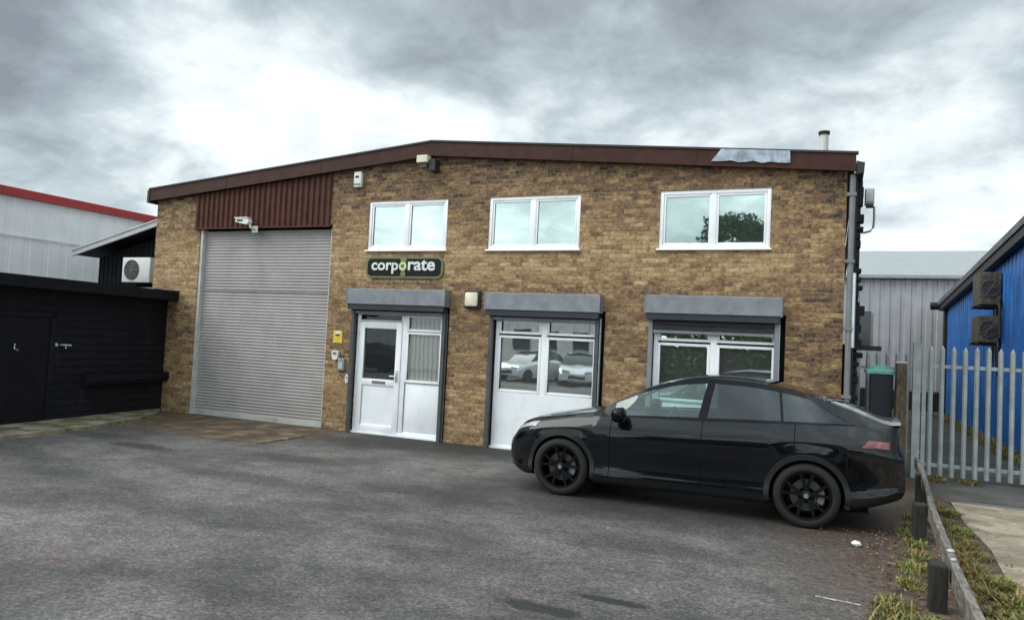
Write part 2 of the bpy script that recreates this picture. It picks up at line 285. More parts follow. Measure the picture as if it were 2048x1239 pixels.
# ------------------------------------------------------------------ mesh helpers
class MB:
    def __init__(s): s.v = []; s.f = []; s.mi = []
    def add(s, vs, fs, mi=0):
        o = len(s.v); s.v += [tuple(p) for p in vs]; s.f += [tuple(i + o for i in f) for f in fs]; s.mi += [mi] * len(fs); return s
    def quad(s, *p, mi=0): return s.add(p, [tuple(range(len(p)))], mi)
    def box(s, x0, x1, y0, y1, z0, z1, mi=0, bev=0):
        if bev:
            bm = bmesh.new(); bmesh.ops.create_cube(bm, size=1)
            for v in bm.verts: v.co = Vector(((x0 + x1) / 2 + v.co.x * (x1 - x0), (y0 + y1) / 2 + v.co.y * (y1 - y0), (z0 + z1) / 2 + v.co.z * (z1 - z0)))
            bmesh.ops.bevel(bm, geom=bm.edges[:], offset=bev, segments=2, affect='EDGES', profile=.5)
            bm.verts.index_update(); s.add([v.co[:] for v in bm.verts], [[v.index for v in f.verts] for f in bm.faces], mi); bm.free(); return s
        v = [(x, y, z) for z in (z0, z1) for y in (y0, y1) for x in (x0, x1)]
        return s.add(v, [(0, 2, 3, 1), (4, 5, 7, 6), (0, 1, 5, 4), (2, 6, 7, 3), (0, 4, 6, 2), (1, 3, 7, 5)], mi)
    def prism(s, pts, axis, a, b, mi=0):
        # pts: 2D outline; axis: extruded axis ('x','y','z'), from a to b
        def P(p, t): return {'x': (t, p[0], p[1]), 'y': (p[0], t, p[1]), 'z': (p[0], p[1], t)}[axis]
        n = len(pts); v = [P(p, a) for p in pts] + [P(p, b) for p in pts]
        return s.add(v, [tuple(range(n)), tuple(range(2 * n - 1, n - 1, -1))] + [(i, i + n, (i + 1) % n + n, (i + 1) % n) for i in range(n)], mi)
    def tube(s, path, r, n=10, mi=0, cap=True):
        path = [Vector(p) for p in path]; o = []; rr = r if isinstance(r, (list, tuple)) else [r] * len(path)
        for i, p in enumerate(path):
            t = (path[min(i + 1, len(path) - 1)] - path[max(i - 1, 0)]).normalized()
            a = t.cross(Vector((0, 0, 1)) if abs(t.z) < .9 else Vector((1, 0, 0))).normalized(); b = t.cross(a)
            o += [p + rr[i] * (a * math.cos(2 * math.pi * j / n) + b * math.sin(2 * math.pi * j / n)) for j in range(n)]
        f = [(i * n + j, i * n + (j + 1) % n, (i + 1) * n + (j + 1) % n, (i + 1) * n + j) for i in range(len(path) - 1) for j in range(n)]
        if cap: f += [tuple(range(n - 1, -1, -1)), tuple(range((len(path) - 1) * n, len(path) * n))]
        return s.add(o, f, mi)
    def lathe(s, prof, cx, cy, cz, axis='y', n=48, mi=0):
        # prof: (offset along axis, radius)
        o = []
        for (h, r) in prof:
            for j in range(n):
                a = 2 * math.pi * j / n; c, d = r * math.cos(a), r * math.sin(a)
                o.append((cx + c, cy + h, cz + d) if axis == 'y' else (cx + c, cy + d, cz + h) if axis == 'z' else (cx + h, cy + c, cz + d))
        f = [(i * n + j, i * n + (j + 1) % n, (i + 1) * n + (j + 1) % n, (i + 1) * n + j) for i in range(len(prof) - 1) for j in range(n)]
        return s.add(o, f, mi)
    def grid(s, P, flip=False, mi=0):
        n, m = len(P), len(P[0]); v = [p for r in P for p in r]
        f = [(i * m + j, i * m + j + 1, (i + 1) * m + j + 1, (i + 1) * m + j) for i in range(n - 1) for j in range(m - 1)]
        return s.add(v, [q[::-1] for q in f] if flip else f, mi)
    def build(s, name, mats, parent=None, smooth=None, recalc=True):
        me = bpy.data.meshes.new(name); org = Vector((0, 0, 0))
        me.from_pydata(s.v, [], s.f); me.validate()
        for m in (mats if isinstance(mats, (list, tuple)) else [mats]): me.materials.append(MATS[m])
        if len(me.polygons) == len(s.mi):
            me.polygons.foreach_set('material_index', s.mi)
        bm = bmesh.new(); bm.from_mesh(me)
        if smooth: bmesh.ops.remove_doubles(bm, verts=bm.verts, dist=1e-5)
        if recalc: bmesh.ops.recalc_face_normals(bm, faces=bm.faces)
        bm.to_mesh(me); bm.free()
        if smooth:
            me.polygons.foreach_set('use_smooth', [True] * len(me.polygons)); me.set_sharp_from_angle(angle=R(smooth))
        o = bpy.data.objects.new(name, me); col.objects.link(o)
        if parent: o.parent = parent; o.matrix_parent_inverse = parent.matrix_world.inverted() if False else Matrix.Translation(-Vector(parent.get('_o', (0, 0, 0))))
        return o
def tag(o, label=None, cat=None, group=None, kind=None):
    for k, v in (('label', label), ('category', cat), ('group', group), ('kind', kind)):
        if v: o[k] = v
    return o
def thing(name, loc, label, cat, group=None):
    """Empty at the thing's base; its parts are modelled in world coordinates and keep their place."""
    o = bpy.data.objects.new(name, None); col.objects.link(o); o.location = loc; o.empty_display_size = .2; o['_o'] = tuple(loc)
    return tag(o, label, cat, group)
def unroot():
    for o in bpy.data.objects:
        if '_o' in o: del o['_o']
def clone(o, parent=None, depth=0):
    c = o.copy(); col.objects.link(c)
    if parent: c.parent = parent
    for ch in [x for x in o.children]: clone(ch, c)
    return c
def irregular(cx, cy, rx, ry, n=26, amp=.3, rot=0, seed=1):
    q = random.Random(seed); ph = [q.uniform(0, 6.28) for _ in range(4)]; out = []
    for i in range(n):
        a = 2 * math.pi * i / n; r = 1 + amp * (.5 * math.sin(2 * a + ph[0]) + .3 * math.sin(3 * a + ph[1]) + .3 * math.sin(5 * a + ph[2])) + q.uniform(-.06, .06)
        x, y = rx * r * math.cos(a), ry * r * math.sin(a); out.append((cx + x * math.cos(rot) - y * math.sin(rot), cy + x * math.sin(rot) + y * math.cos(rot)))
    return out
def sheet(name, pts, z, mat): return tag(MB().quad(*[(x, y, z) for x, y in pts]).build(name, mat), kind='structure')

# ------------------------------------------------------------------ setting: ground sheets
sheet('ground', [(-400, -400), (400, -400), (400, 400), (-400, 400)], -.008, 'ground_far')
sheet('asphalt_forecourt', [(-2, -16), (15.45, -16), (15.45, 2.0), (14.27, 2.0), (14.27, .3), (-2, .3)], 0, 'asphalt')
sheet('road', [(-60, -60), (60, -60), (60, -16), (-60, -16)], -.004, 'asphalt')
sheet('alley', [(15.45, .02), (18, .02), (18, 21), (14.27, 21), (14.27, 2.0), (15.45, 2.0)], -.002, 'alley_ground')
ap = [(.55, -.05), (.75, -1.0), (1.7, -1.35), (2.6, -1.75), (3.5, -2.15), (4.3, -2.45), (4.9, -2.3), (5.36, -2.2), (5.38, -1.1), (5.25, -.5), (4.92, -.05), (4.92, .12), (1.4, .12), (1.4, -.05)]
q = random.Random(77); ap2 = []
for a, b in zip(ap, ap[1:] + ap[:1]):
    n_ = max(1, int(math.dist(a, b) / .12)) if a[1] < -.1 or b[1] < -.1 else 1
    for i in range(n_):
        t = i / n_; jz = .06 if n_ > 1 and a[0] < 5.2 else 0; ap2.append((a[0] + (b[0] - a[0]) * t + q.uniform(-jz, jz), a[1] + (b[1] - a[1]) * t + q.uniform(-jz, jz)))
sheet('loading_apron', ap2, .004, 'apron_dirt')
MBk = MB(); MBk.box(5.36, 5.46, -2.25, -1.15, .0, .02); tag(MBk.build('apron_edging', 'kerb_concrete'), kind='structure')
k = MB()   # raised kerbed strip along the foot of the timber shed
kp = [(.58, -.02), (1.2, -.6), (1.75, -1.5), (2.2, -3.0), (2.28, -4.4), (2.75, -9), (2.75, -12), (1.6, -12), (1.2, -4.3)]
k.prism(kp, 'z', -.05, .055); tag(k.build('kerb', 'kerb_concrete'), kind='structure')
k = MB(); k.prism([(2.24, -3.5), (2.30, -4.4), (2.77, -9), (2.90, -9), (2.44, -4.4), (2.36, -3.5)], 'z', -.05, .075); tag(k.build('kerb_edging', 'concrete'), kind='structure')
sheet('soil_verge', [(15.45, -.3), (15.35, -1.5), (15.02, -2.6), (14.72, -3.4), (14.62, -4.6), (14.45, -5.6), (14.25, -6.6), (14.1, -9), (15.75, -9), (15.75, .02), (15.45, .02)], .005, 'soil')
sheet('concrete_path', [(15.67, -.30), (15.63, -1.7), (15.68, -3.0), (15.6, -4.2), (15.66, -9.5), (24, -9.5), (24, -.30)], .011, 'concrete')
q = random.Random(3); mk = MB()
for i in range(6):
    x = 14.06 + i * .055; mk.quad((x, -5.56 - q.uniform(0, .012) - i * .006, .004), (x + .05, -5.57 - i * .006, .004), (x + .05, -5.53 - q.uniform(0, .015) - i * .006, .004), (x, -5.525 - i * .006, .004))
tag(mk.build('paint_line', 'road_paint'), kind='structure')

# ------------------------------------------------------------------ the brick unit
WL, WR, DEP = .07, 14.27, 16.0
def ztop(x): return 5.534 - abs(x - 7.1755) * (.626 / 7.1755)
B = thing('industrial_unit', (7.17, 0, 0), 'two storey brown brick industrial unit with low pitched roof and grey roller door', 'building')
GF = [(5.52, 7.66, 0, 2.50), (8.50, 10.62, 0, 2.48), (11.36, 13.47, 0, 2.50)]                 # ground floor openings incl. shutter guides
UP = [(5.772, 7.507), (8.363, 10.098), (11.467, 13.202)]
OPEN = [(1.40, 4.92, 0, 4.05)] + GF + [(a, b, 3.51, 4.48) for a, b in UP]
def wall():
    m = MB(); xs = sorted({WL, WR, 7.1755, *[o[0] for o in OPEN], *[o[1] for o in OPEN]}); TOPD = .20
    for a, b in zip(xs[:-1], xs[1:]):
        c = (a + b) / 2; ops = sorted([o for o in OPEN if o[0] < c < o[1]], key=lambda o: o[2]); z = -.05
        for o in ops:
            if o[2] > z: m.quad((a, 0, z), (b, 0, z), (b, 0, o[2]), (a, 0, o[2]))
            z = o[3]
        m.quad((a, 0, z), (b, 0, z), (b, 0, ztop(b) - TOPD), (a, 0, ztop(a) - TOPD))
    for (a, b, z0, z1) in OPEN:
        d = .24; m.quad((a, 0, z0), (a, 0, z1), (a, d, z1), (a, d, z0)); m.quad((b, 0, z0), (b, d, z0), (b, d, z1), (b, 0, z1)); m.quad((a, 0, z1), (b, 0, z1), (b, d, z1), (a, d, z1))
        if z0 > 0: m.quad((a, 0, z0), (a, d, z0), (b, d, z0), (b, 0, z0))
        m.quad((a, d, z0), (b, d, z0), (b, d, z1), (a, d, z1), mi=1)
    for x in (WL, WR): m.quad((x, 0, -.05), (x, DEP, -.05), (x, DEP, ztop(x) - .2), (x, 0, ztop(x) - .2))
    m.add([(WL, DEP, -.05), (WR, DEP, -.05), (WR, DEP, ztop(WR) - .2), (7.1755, DEP, ztop(7.1755) - .2), (WL, DEP, ztop(WL) - .2)], [(0, 1, 2, 3, 4)])
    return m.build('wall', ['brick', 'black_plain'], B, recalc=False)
wall()
m = MB()   # roof deck with its soffit
for s in (0, 1):
    xa, xb = ((-.02, 7.1755), (7.1755, 14.37))[s]; m.prism([(xa, ztop(xa) - .19), (xb, ztop(xb) - .19), (xb, ztop(xb) - .035), (xa, ztop(xa) - .035)], 'y', -.10, DEP + .2)
m.build('roof', 'roof_sheet', B)
m = MB()   # front verge board
for xa, xb in ((-.03, 7.1755), (7.1755, 14.38)): m.prism([(xa, ztop(xa) - .255), (xb, ztop(xb) - .255), (xb, ztop(xb)), (xa, ztop(xa))], 'y', -.145, -.102)
for xx in (2.15, 4.6, 9.9, 12.0): m.box(xx, xx + .05, -.150, -.145, ztop(xx) - .25, ztop(xx) - .01)
m.build('fascia', 'maroon', B)
m = MB()
for xa, xb in ((-.06, 7.1755), (7.1755, 14.41)): m.prism([(xa, ztop(xa) + .002), (xb, ztop(xb) + .002), (xb, ztop(xb) + .034), (xa, ztop(xa) + .034)], 'y', -.165, -.06)
m.prism([(-.10, ztop(0) - .30), (-.035, ztop(0) - .30), (-.035, ztop(0) + .0), (-.10, ztop(0) - .02)], 'y', -.16, DEP)
m.prism([(14.385, ztop(14.38) - .30), (14.49, ztop(14.38) - .28), (14.50, ztop(14.38) - .13), (14.385, ztop(14.38) - .10)], 'y', -.13, DEP)
m.build('roof_edge', 'dark_trim', B)
m = MB(); q = random.Random(9)
pts = [(12.29, ztop(12.29) - .19), (12.44, ztop(12.44) + .012), (13.46, ztop(13.46) + .012), (13.47, ztop(13.47) - .17)]
for i in range(9): x = 13.40 - i * .115; pts.append((x, ztop(x) - .175 - q.uniform(-.012, .022)))
m.prism(pts, 'y', -.172, -.146); m.build('flashing_patch', 'galv_flash', B)
m = MB()   # ribbed maroon cladding above the roller door
z0 = 4.03; P0, P1 = [], []; x = 1.27; kx = 0
while x < 4.88:
    y = -.022 if kx % 4 in (0, 3) else -.052; P0.append((x, y, z0)); P1.append((x, y, ztop(x) - .18)); x += (.018, .06, .018, .044)[kx % 4]; kx += 1
m.grid([P0, P1]); m.box(1.26, 4.885, -.062, -.004, 4.0, 4.03); m.build('cladding_panel', 'maroon_cladding', B)
def roller():
    m = MB(); P = []; z = .0
    for i in range(62):
        zz = i * .0642
        for f, y in ((0, .118), (.2, .108), (.5, .103), (.8, .108)): P.append([(1.48, y, zz + f * .0642), (4.90, y, zz + f * .0642)])
    m.grid(P); d = m.build('roller_door', 'roller_steel', B, smooth=50)
    for bx in ((1.405, 1.475, .02), (4.855, 4.918, .06)): g = MB(); g.box(bx[0], bx[1], bx[2], .14, 0, 4.0); g.build('guide_rail', 'pale_metal', d)
    g = MB(); g.box(1.48, 4.85, .075, .10, .0, .10); g.build('bottom_bar', 'pale_metal', d)
    g = MB(); g.box(1.48, 4.85, .094, .104, 2.675, 2.695); g.build('joint_strip', 'roller_steel', d)
roller()
def bars(m, lst, y0, y1, bev=.006):
    for (a, b, c, d) in lst: m.box(a, b, y0, y1, c, d, bev=bev)
for a, b in UP:    # upper casements
    f = MB(); t = .062; mid = (a + b) / 2
    bars(f, [(a, a + t, 3.53, 4.48), (b - t, b, 3.53, 4.48), (a + t, b - t, 4.48 - t, 4.48), (a + t, b - t, 3.53, 3.53 + t), (mid - .04, mid + .04, 3.53 + t, 4.48 - t)], .015, .085)
    for p, r in ((a + t, mid - .04), (mid + .04, b - t)):    # sash beads
        s = .036; bars(f, [(p, p + s, 3.592, 4.418), (r - s, r, 3.592, 4.418), (p + s, r - s, 4.418 - s, 4.418), (p + s, r - s, 3.592, 3.592 + s)], .028, .08, .004)
    f.box(a - .03, b + .03, -.05, .02, 3.50, 3.53, bev=.006)
    w = f.build('window', 'upvc', B, smooth=30)
    for p, r in ((a + t, mid - .04), (mid + .04, b - t)):
        g = MB(); g.box(p + .03, r - .03, .052, .060, 3.62, 4.39); g.build('pane', 'upper_glass', w)
def unit(a, b, mid, lay, name):
    """ground-floor white frame: lay = list of (x0,x1,z0,z1,kind)"""
    f = MB(); t = .065; top = 2.36
    bars(f, [(a, a + t, .03, top), (b - t, b, .03, top), (a + t, b - t, top - .06, top), (mid - .05, mid + .05, .03, top - .06), (a + t, mid - .05, .03, .09), (mid + .05, b - t, .03, .09)], .05, .125)
    f.box(a - .01, b + .01, .0, .13, 0, .03)
    panes = []; panels = []; wide = []
    for (x0, x1, z0, z1, kd) in lay:
        s = .045 if kd != 'transom' else .02
        if kd == 'wide': g_ = MB(); g_.box(x0, x1, .044, .0495, z0, z1, bev=.002); wide.append(g_); continue
        if kd in ('panel',): panels.append((x0, x1, z0, z1)); continue
        bars(f, [(x0, x0 + s, z0, z1), (x1 - s, x1, z0, z1), (x0 + s, x1 - s, z1 - s, z1), (x0 + s, x1 - s, z0, z0 + s)], .042, .115, .005)
        panes.append((x0 + s - .01, x1 - s + .01, z0 + s - .01, z1 - s + .01, kd))
    w = f.build(name, 'upvc', B, smooth=30)
    for g_ in wide: g_.build('panel', 'upvc_panel', w)
    for (x0, x1, z0, z1) in panels:
        g = MB(); g.box(x0, x1, .075, .10, z0, z1); g.box(x0 + .03, x1 - .03, .066, .075, z0 + .03, z1 - .03, bev=.004); g.build('panel', 'upvc_panel', w, smooth=30)
    for (x0, x1, z0, z1, kd) in panes:
        g = MB(); g.box(x0, x1, .085, .093, z0, z1); g.build('pane', 'blind_glass' if kd == 'blind' else 'door_glass' if kd in ('dark', 'transom') else 'lower_glass', w)
    return w, f
# door unit
w1, _ = unit(5.615, 7.57, 6.69, [(6.74, 7.505, 1.99, 2.30, 'blind'), (6.74, 7.505, 1.03, 1.98, 'blind'), (6.74, 7.505, .09, 1.02, 'panel'), (5.68, 6.64, 2.16, 2.30, 'transom')], 'door_frame')
f = MB(); bars(f, [(5.685, 5.80, .06, 2.15), (6.52, 6.635, .06, 2.15), (5.80, 6.52, 2.02, 2.15), (5.80, 6.52, .93, 1.05), (5.80, 6.52, .06, .17)], .03, .10)
dr = f.build('entrance_door', 'upvc', B, smooth=30)
g = MB(); g.box(5.79, 6.53, .068, .076, 1.04, 2.03); g.build('pane', 'door_glass', dr)
g = MB(); g.box(5.79, 6.53, .05, .085, .16, .94); g.build('panel', 'upvc_panel', dr)
g = MB(); g.box(6.565, 6.595, -.005, .03, 1.02, 1.24, bev=.005); g.tube([(6.58, .0, 1.13), (6.58, -.04, 1.13), (6.46, -.045, 1.13)], .011, 8); g.build('handle', 'alloy_pale', dr, smooth=40)
for hz in (.35, 1.1, 1.85): g = MB(); g.tube([(5.678, .022, hz), (5.678, .022, hz + .10)], .012, 8); g.build('hinge', 'white_plastic', dr)
g = MB(); g.box(6.03, 6.33, .018, .03, .965, 1.02, bev=.004); g.build('letter_plate', 'grey_plastic', dr)
unit(8.59, 10.53, 9.52, [(8.655, 9.47, 2.03, 2.30, 'light'), (8.655, 9.47, 1.0, 2.00, 'light'), (9.57, 10.465, 2.03, 2.30, 'light'), (9.57, 10.465, 1.0, 2.00, 'light'), (8.655, 10.465, .09, .998, 'wide')], 'shopfront_window')
unit(11.445, 13.39, 12.40, [(11.51, 12.35, 2.03, 2.30, 'light'), (11.51, 12.35, 1.06, 2.00, 'light'), (12.45, 13.325, 2.03, 2.30, 'light'), (12.45, 13.325, 1.0, 2.00, 'light'), (11.51, 12.35, .09, 1.05, 'panel'), (12.45, 13.325, .09, .99, 'panel')], 'shopfront_window')
# security shutters over the three openings
for i, (a, b, z0, z1) in enumerate([(5.50, 7.66, 2.475, 2.77), (8.46, 10.58, 2.447, 2.742), (11.33, 13.43, 2.47, 2.76)]):
    m = MB(); m.prism([(-.22, z0 + .0), (-.22, z1 - .02), (-.19, z1), (-.003, z1), (-.003, z0 - .01), (-.19, z0 - .01)], 'x', a + .02, b - .02)
    m.box(a, a + .019, -.225, -.003, z0 - .012, z1 + .004); m.box(b - .019, b, -.225, -.003, z0 - .012, z1 + .004)
    h = m.build('security_shutter', 'shutter_grey', B)
    g = MB(); g.box(a + .03, b - .03, -.20, -.02, z0 - .105, z0 - .0105); g.build('under_lip', 'shutter_dark', h)
    for x in (a + .045, b - .11): g = MB(); g.box(x, x + .065, -.075, -.003, 0, z0 - .106); g.build('guide_rail', 'shutter_grey' if i == 2 else 'guide_grey', h)
    g = MB(); zl = 2.20 if i == 2 else z0 - .13
    nz = max(1, int((z0 - .107 - zl) / .055)); hh = (z0 - .107 - zl) / nz
    for k2 in range(nz): g.box(a + .111, b - .111, -.052, -.03 , zl + k2 * hh + .004, zl + (k2 + 1) * hh - .004, bev=.004)
    g.box(a + .111, b - .111, -.058, -.028, zl - .045, zl, mi=1); g.build('curtain', ['shutter_dark', 'shutter_grey'], h)
# services on the side wall: downpipe and flue are parts of the building
m = MB(); m.tube([(14.345, -.02, 4.62), (14.345, -.02, 2.4), (14.345, -.02, .0)], .042, 12)
for z in (4.3, 3.3, 2.3, 1.3): m.box(14.27, 14.40, -.07, .03, z, z + .05)
m.build('downpipe', 'grey_plastic', B, smooth=40)
m = MB(); m.tube([(14.375, .12, 4.66), (14.375, .12, 0.0)], .045, 10); m.tube([(14.43, .5, 4.75), (14.43, .5, 0)], .05, 10); q = random.Random(5)
for i in range(26): z = 4.5 - i * .13; m.box(14.36, 14.44 + q.uniform(.0, .09) + (.04 if i > 11 else 0), .4, .62, z, z + q.uniform(.05, .16), bev=.012)
m.build('cable_run', 'black_plain', B)
m = MB(); m.tube([(14.40, -.01, 3.15), (14.40, -.01, 2.05)], .03, 10); m.build('conduit', 'alloy_pale', B)
m = MB(); m.box(14.28, 14.80, .2, .3, 2.02, 2.09); m.tube([(14.3, .25, 2.1), (14.3, .25, 1.2)], .05); m.build('pipe_bracket', 'black_plain', B)
m = MB(); m.lathe([(0, .0), (0, .072), (.62, .072), (.62, 0)], 13.905, 1.5, 5.05, 'z', 20); fl = m.build('flue', 'pale_metal', B, smooth=40)
m = MB(); m.lathe([(0, .0), (0, .088), (.055, .094), (.075, .0)], 13.905, 1.5, 5.67, 'z', 20); m.build('flue_cap', 'black_plain', fl, smooth=40)

# ------------------------------------------------------------------ fittings fixed to the brick unit
S = thing('shop_sign', (6.63, -.04, 2.98), 'black sign reading corporate in white letters with a green burst, above the entrance door', 'sign')
def rrect(x0, x1, z0, z1, r, n=6):
    o = []
    for cx, cz, a0 in ((x1 - r, z0 + r, -90), (x1 - r, z1 - r, 0), (x0 + r, z1 - r, 90), (x0 + r, z0 + r, 180)):
        for i in range(n + 1): a = R(a0 + 90 * i / n); o.append((cx + r * math.cos(a), cz + r * math.sin(a)))
    return o
m = MB(); m.prism(rrect(5.80, 7.49, 2.99, 3.40, .12), 'y', -.045, -.003); m.build('sign_edge', 'olive_edge', S)
m = MB(); m.prism(rrect(5.84, 7.45, 3.03, 3.36, .09), 'y', -.052, -.0455); m.build('sign_face', 'sign_black', S)
m = MB(); m.prism([(6.585, 3.03), (6.70, 3.03), (6.67, 3.20), (6.73, 3.40), (6.56, 3.40), (6.61, 3.20)], 'y', -.056, -.0525); m.build('green_burst', 'olive_edge', S)
def text(body, cx, cz, width, mat, name, parent, y=-.060, off=.02, hscale=1.0):
    c = bpy.data.curves.new('t', 'FONT'); c.body = body; c.size = 1; c.extrude = .004; c.offset = off; c.align_x = 'CENTER'
    o = bpy.data.objects.new('t', c); col.objects.link(o); dg = bpy.context.evaluated_depsgraph_get(); dg.update()
    me = bpy.data.meshes.new_from_object(o.evaluated_get(dg)); bpy.data.objects.remove(o)
    xs = [v.co.x for v in me.vertices]; s = width / (max(xs) - min(xs)); mx = (max(xs) + min(xs)) / 2
    for v in me.vertices: v.co = Vector((cx + (v.co.x - mx) * s, y - v.co.z * .6, cz + v.co.y * s * hscale))
    me.materials.append(MATS[mat]); ob = bpy.data.objects.new(name, me); col.objects.link(ob); ob.parent = parent
    ob.matrix_parent_inverse = Matrix.Translation(-Vector(parent['_o'])); return ob
text('corp', 6.235, 3.145, .60, 'sign_white', 'lettering', S, off=.022, hscale=.9)
text('o', 6.635, 3.145, .165, 'sign_green', 'lettering', S, y=-.062, off=.028)
text('rate', 7.04, 3.145, .58, 'sign_white', 'lettering', S, off=.022, hscale=.9)
q = random.Random(4); x = 6.0
while x < 7.2:
    w = q.uniform(.05, .16); m = MB(); m.box(x, x + w, -.012, -.003, 2.905, 2.905 + q.uniform(.035, .055)); m.build('small_lettering', 'cream_marks', S); x += w + q.choice((.02, .02, .045))
def alarm():
    t = thing('alarm_box', (5.51, 0, 4.76), 'white upright alarm siren box high on the brick, near the end of the maroon cladding', 'alarm box')
    m = MB(); m.box(5.425, 5.60, -.09, -.003, 4.76, 5.07, bev=.02); m.build('cover', 'white_plastic', t, smooth=40)
    m = MB(); m.box(5.465, 5.545, -.097, -.0905, 4.945, 4.985); m.build('strobe', 'sign_black', t)
    m = MB(); m.box(5.44, 5.585, -.096, -.0905, 4.80, 4.83); m.build('base_band', 'grey_plastic', t)
alarm()
def flood():
    t = thing('security_floodlight', (7.1, 0, 5.1), 'cream and black security floodlight under the roof peak', 'floodlight')
    m = MB(); m.box(6.93, 7.16, -.26, -.10, 5.13, 5.27, bev=.015); m.build('housing', 'lamp_cream', t)
    m = MB(); m.box(7.165, 7.30, -.20, -.02, 4.98, 5.20, bev=.01); m.tube([(7.14, -.1, 5.12), (7.24, -.003, 5.08)], .03); m.build('bracket', 'dark_trim', t)
    m = MB(); m.box(6.98, 7.13, -.22, -.12, 5.05, 5.128); m.build('sensor', 'rust_grime', t)
flood()
def cam_light():
    t = thing('security_camera', (2.85, -.06, 4.0), 'white bullet camera on the foot of the maroon cladding above the roller door', 'camera')
    m = MB(); m.prism([(2.66, 4.10), (2.66, 4.18), (2.99, 4.16), (3.02, 4.09), (2.96, 4.04)], 'y', -.29, -.18); m.box(2.63, 2.98, -.30, -.17, 4.175, 4.195); m.build('camera_body', 'white_plastic', t)
    m = MB(); m.box(2.70, 2.86, -.293, -.2905, 4.11, 4.145); m.build('lens_window', 'sign_black', t)
    m = MB(); m.tube([(2.98, -.23, 4.08), (3.0, -.20, 3.99), (3.0, -.063, 3.97)], .03, 8); m.box(2.93, 3.07, -.085, -.063, 3.90, 4.04); m.build('bracket', 'white_plastic', t)
cam_light()
def wlamp():
    t = thing('wall_lamp', (8.14, 0, 2.48), 'square cream bulkhead lamp between the two left shutter boxes', 'wall lamp')
    m = MB(); m.box(7.975, 8.30, -.06, -.003, 2.455, 2.775, bev=.01); m.build('back_plate', 'dark_trim', t)
    m = MB(); m.box(8.01, 8.265, -.13, -.061, 2.49, 2.745, bev=.03); m.build('diffuser', 'lamp_cream', t, smooth=40)
wlamp()
t = thing('warning_notice', (5.2, 0, 1.70), 'yellow warning notice on the brick beside the roller door', 'sign')
m = MB(); m.box(5.10, 5.31, -.018, -.003, 1.70, 1.945); m.build('plate', 'yellow_sign', t)
m = MB(); m.box(5.14, 5.27, -.021, -.0185, 1.885, 1.925); m.build('header', 'sign_white', t)
m = MB(); m.box(5.15, 5.26, -.021, -.0185, 1.84, 1.865); m.build('printed_mark', 'sign_black', t)
t = thing('door_entry_panel', (5.2, 0, 1.38), 'white door entry panel below the yellow notice', 'entry panel')
m = MB(); m.prism([(5.11, 1.55), (5.27, 1.55), (5.25, 1.39), (5.19, 1.36), (5.13, 1.39)], 'y', -.06, -.003); m.build('case', 'white_plastic', t)
m = MB(); m.box(5.15, 5.23, -.064, -.0605, 1.47, 1.52); m.build('speaker_grille', 'grey_plastic', t)
t = thing('key_safe', (5.35, 0, 1.15), 'grey metal key safe at the lower right of the white entry panel', 'key safe')
m = MB(); m.box(5.275, 5.425, -.07, -.003, 1.17, 1.41, bev=.012); m.build('case', 'pipe_grey', t)
m = MB(); m.box(5.30, 5.40, -.078, -.0705, 1.20, 1.33, bev=.003); m.build('keypad', 'board_pale', t)
m = MB(); m.tube([(5.32, -.03, 1.405), (5.32, -.03, 1.46), (5.38, -.03, 1.46), (5.38, -.03, 1.405)], .008, 6); m.build('shackle', 'dark_trim', t)
t = thing('bell_push', (5.49, 0, .95), 'small white oval bell push beside the shutter guide at the entrance door', 'doorbell')
m = MB(); m.lathe([(0, .042), (-.02, .04), (-.025, .0)], 5.475, -.003, 1.02, 'y', 14); m.v = [(x, y, 1.02 + (z - 1.02) * 2.2) for x, y, z in m.v]; m.build('cover', 'white_plastic', t, smooth=50)
m = MB(); m.lathe([(0, .016), (-.01, .014), (-.012, 0)], 5.475, -.026, 1.04, 'y', 12); m.build('button', 'grey_plastic', t)
t = thing('swan_neck_floodlight', (14.3, 1.5, 3.98), 'grey floodlight on a bent pipe arm beyond the right corner of the brick building', 'floodlight')
m = MB(); m.tube([(14.272, 1.5, 3.98), (14.58, 1.5, 3.985), (14.66, 1.5, 4.01), (14.70, 1.5, 4.07), (14.71, 1.5, 4.2), (14.705, 1.5, 4.42)], .018, 8); m.build('arm', 'pipe_grey', t, smooth=40)
m = MB(); m.box(14.56, 14.70, 1.38, 1.56, 4.44, 4.70, bev=.012); m.build('lamp_head', 'pipe_grey', t)
m = MB(); m.box(14.575, 14.685, 1.365, 1.379, 4.48, 4.68); m.build('lens', 'board_pale', t)
m = MB(); m.box(14.58, 14.69, 1.39, 1.55, 4.40, 4.439); m.build('junction_box', 'dark_trim', t)

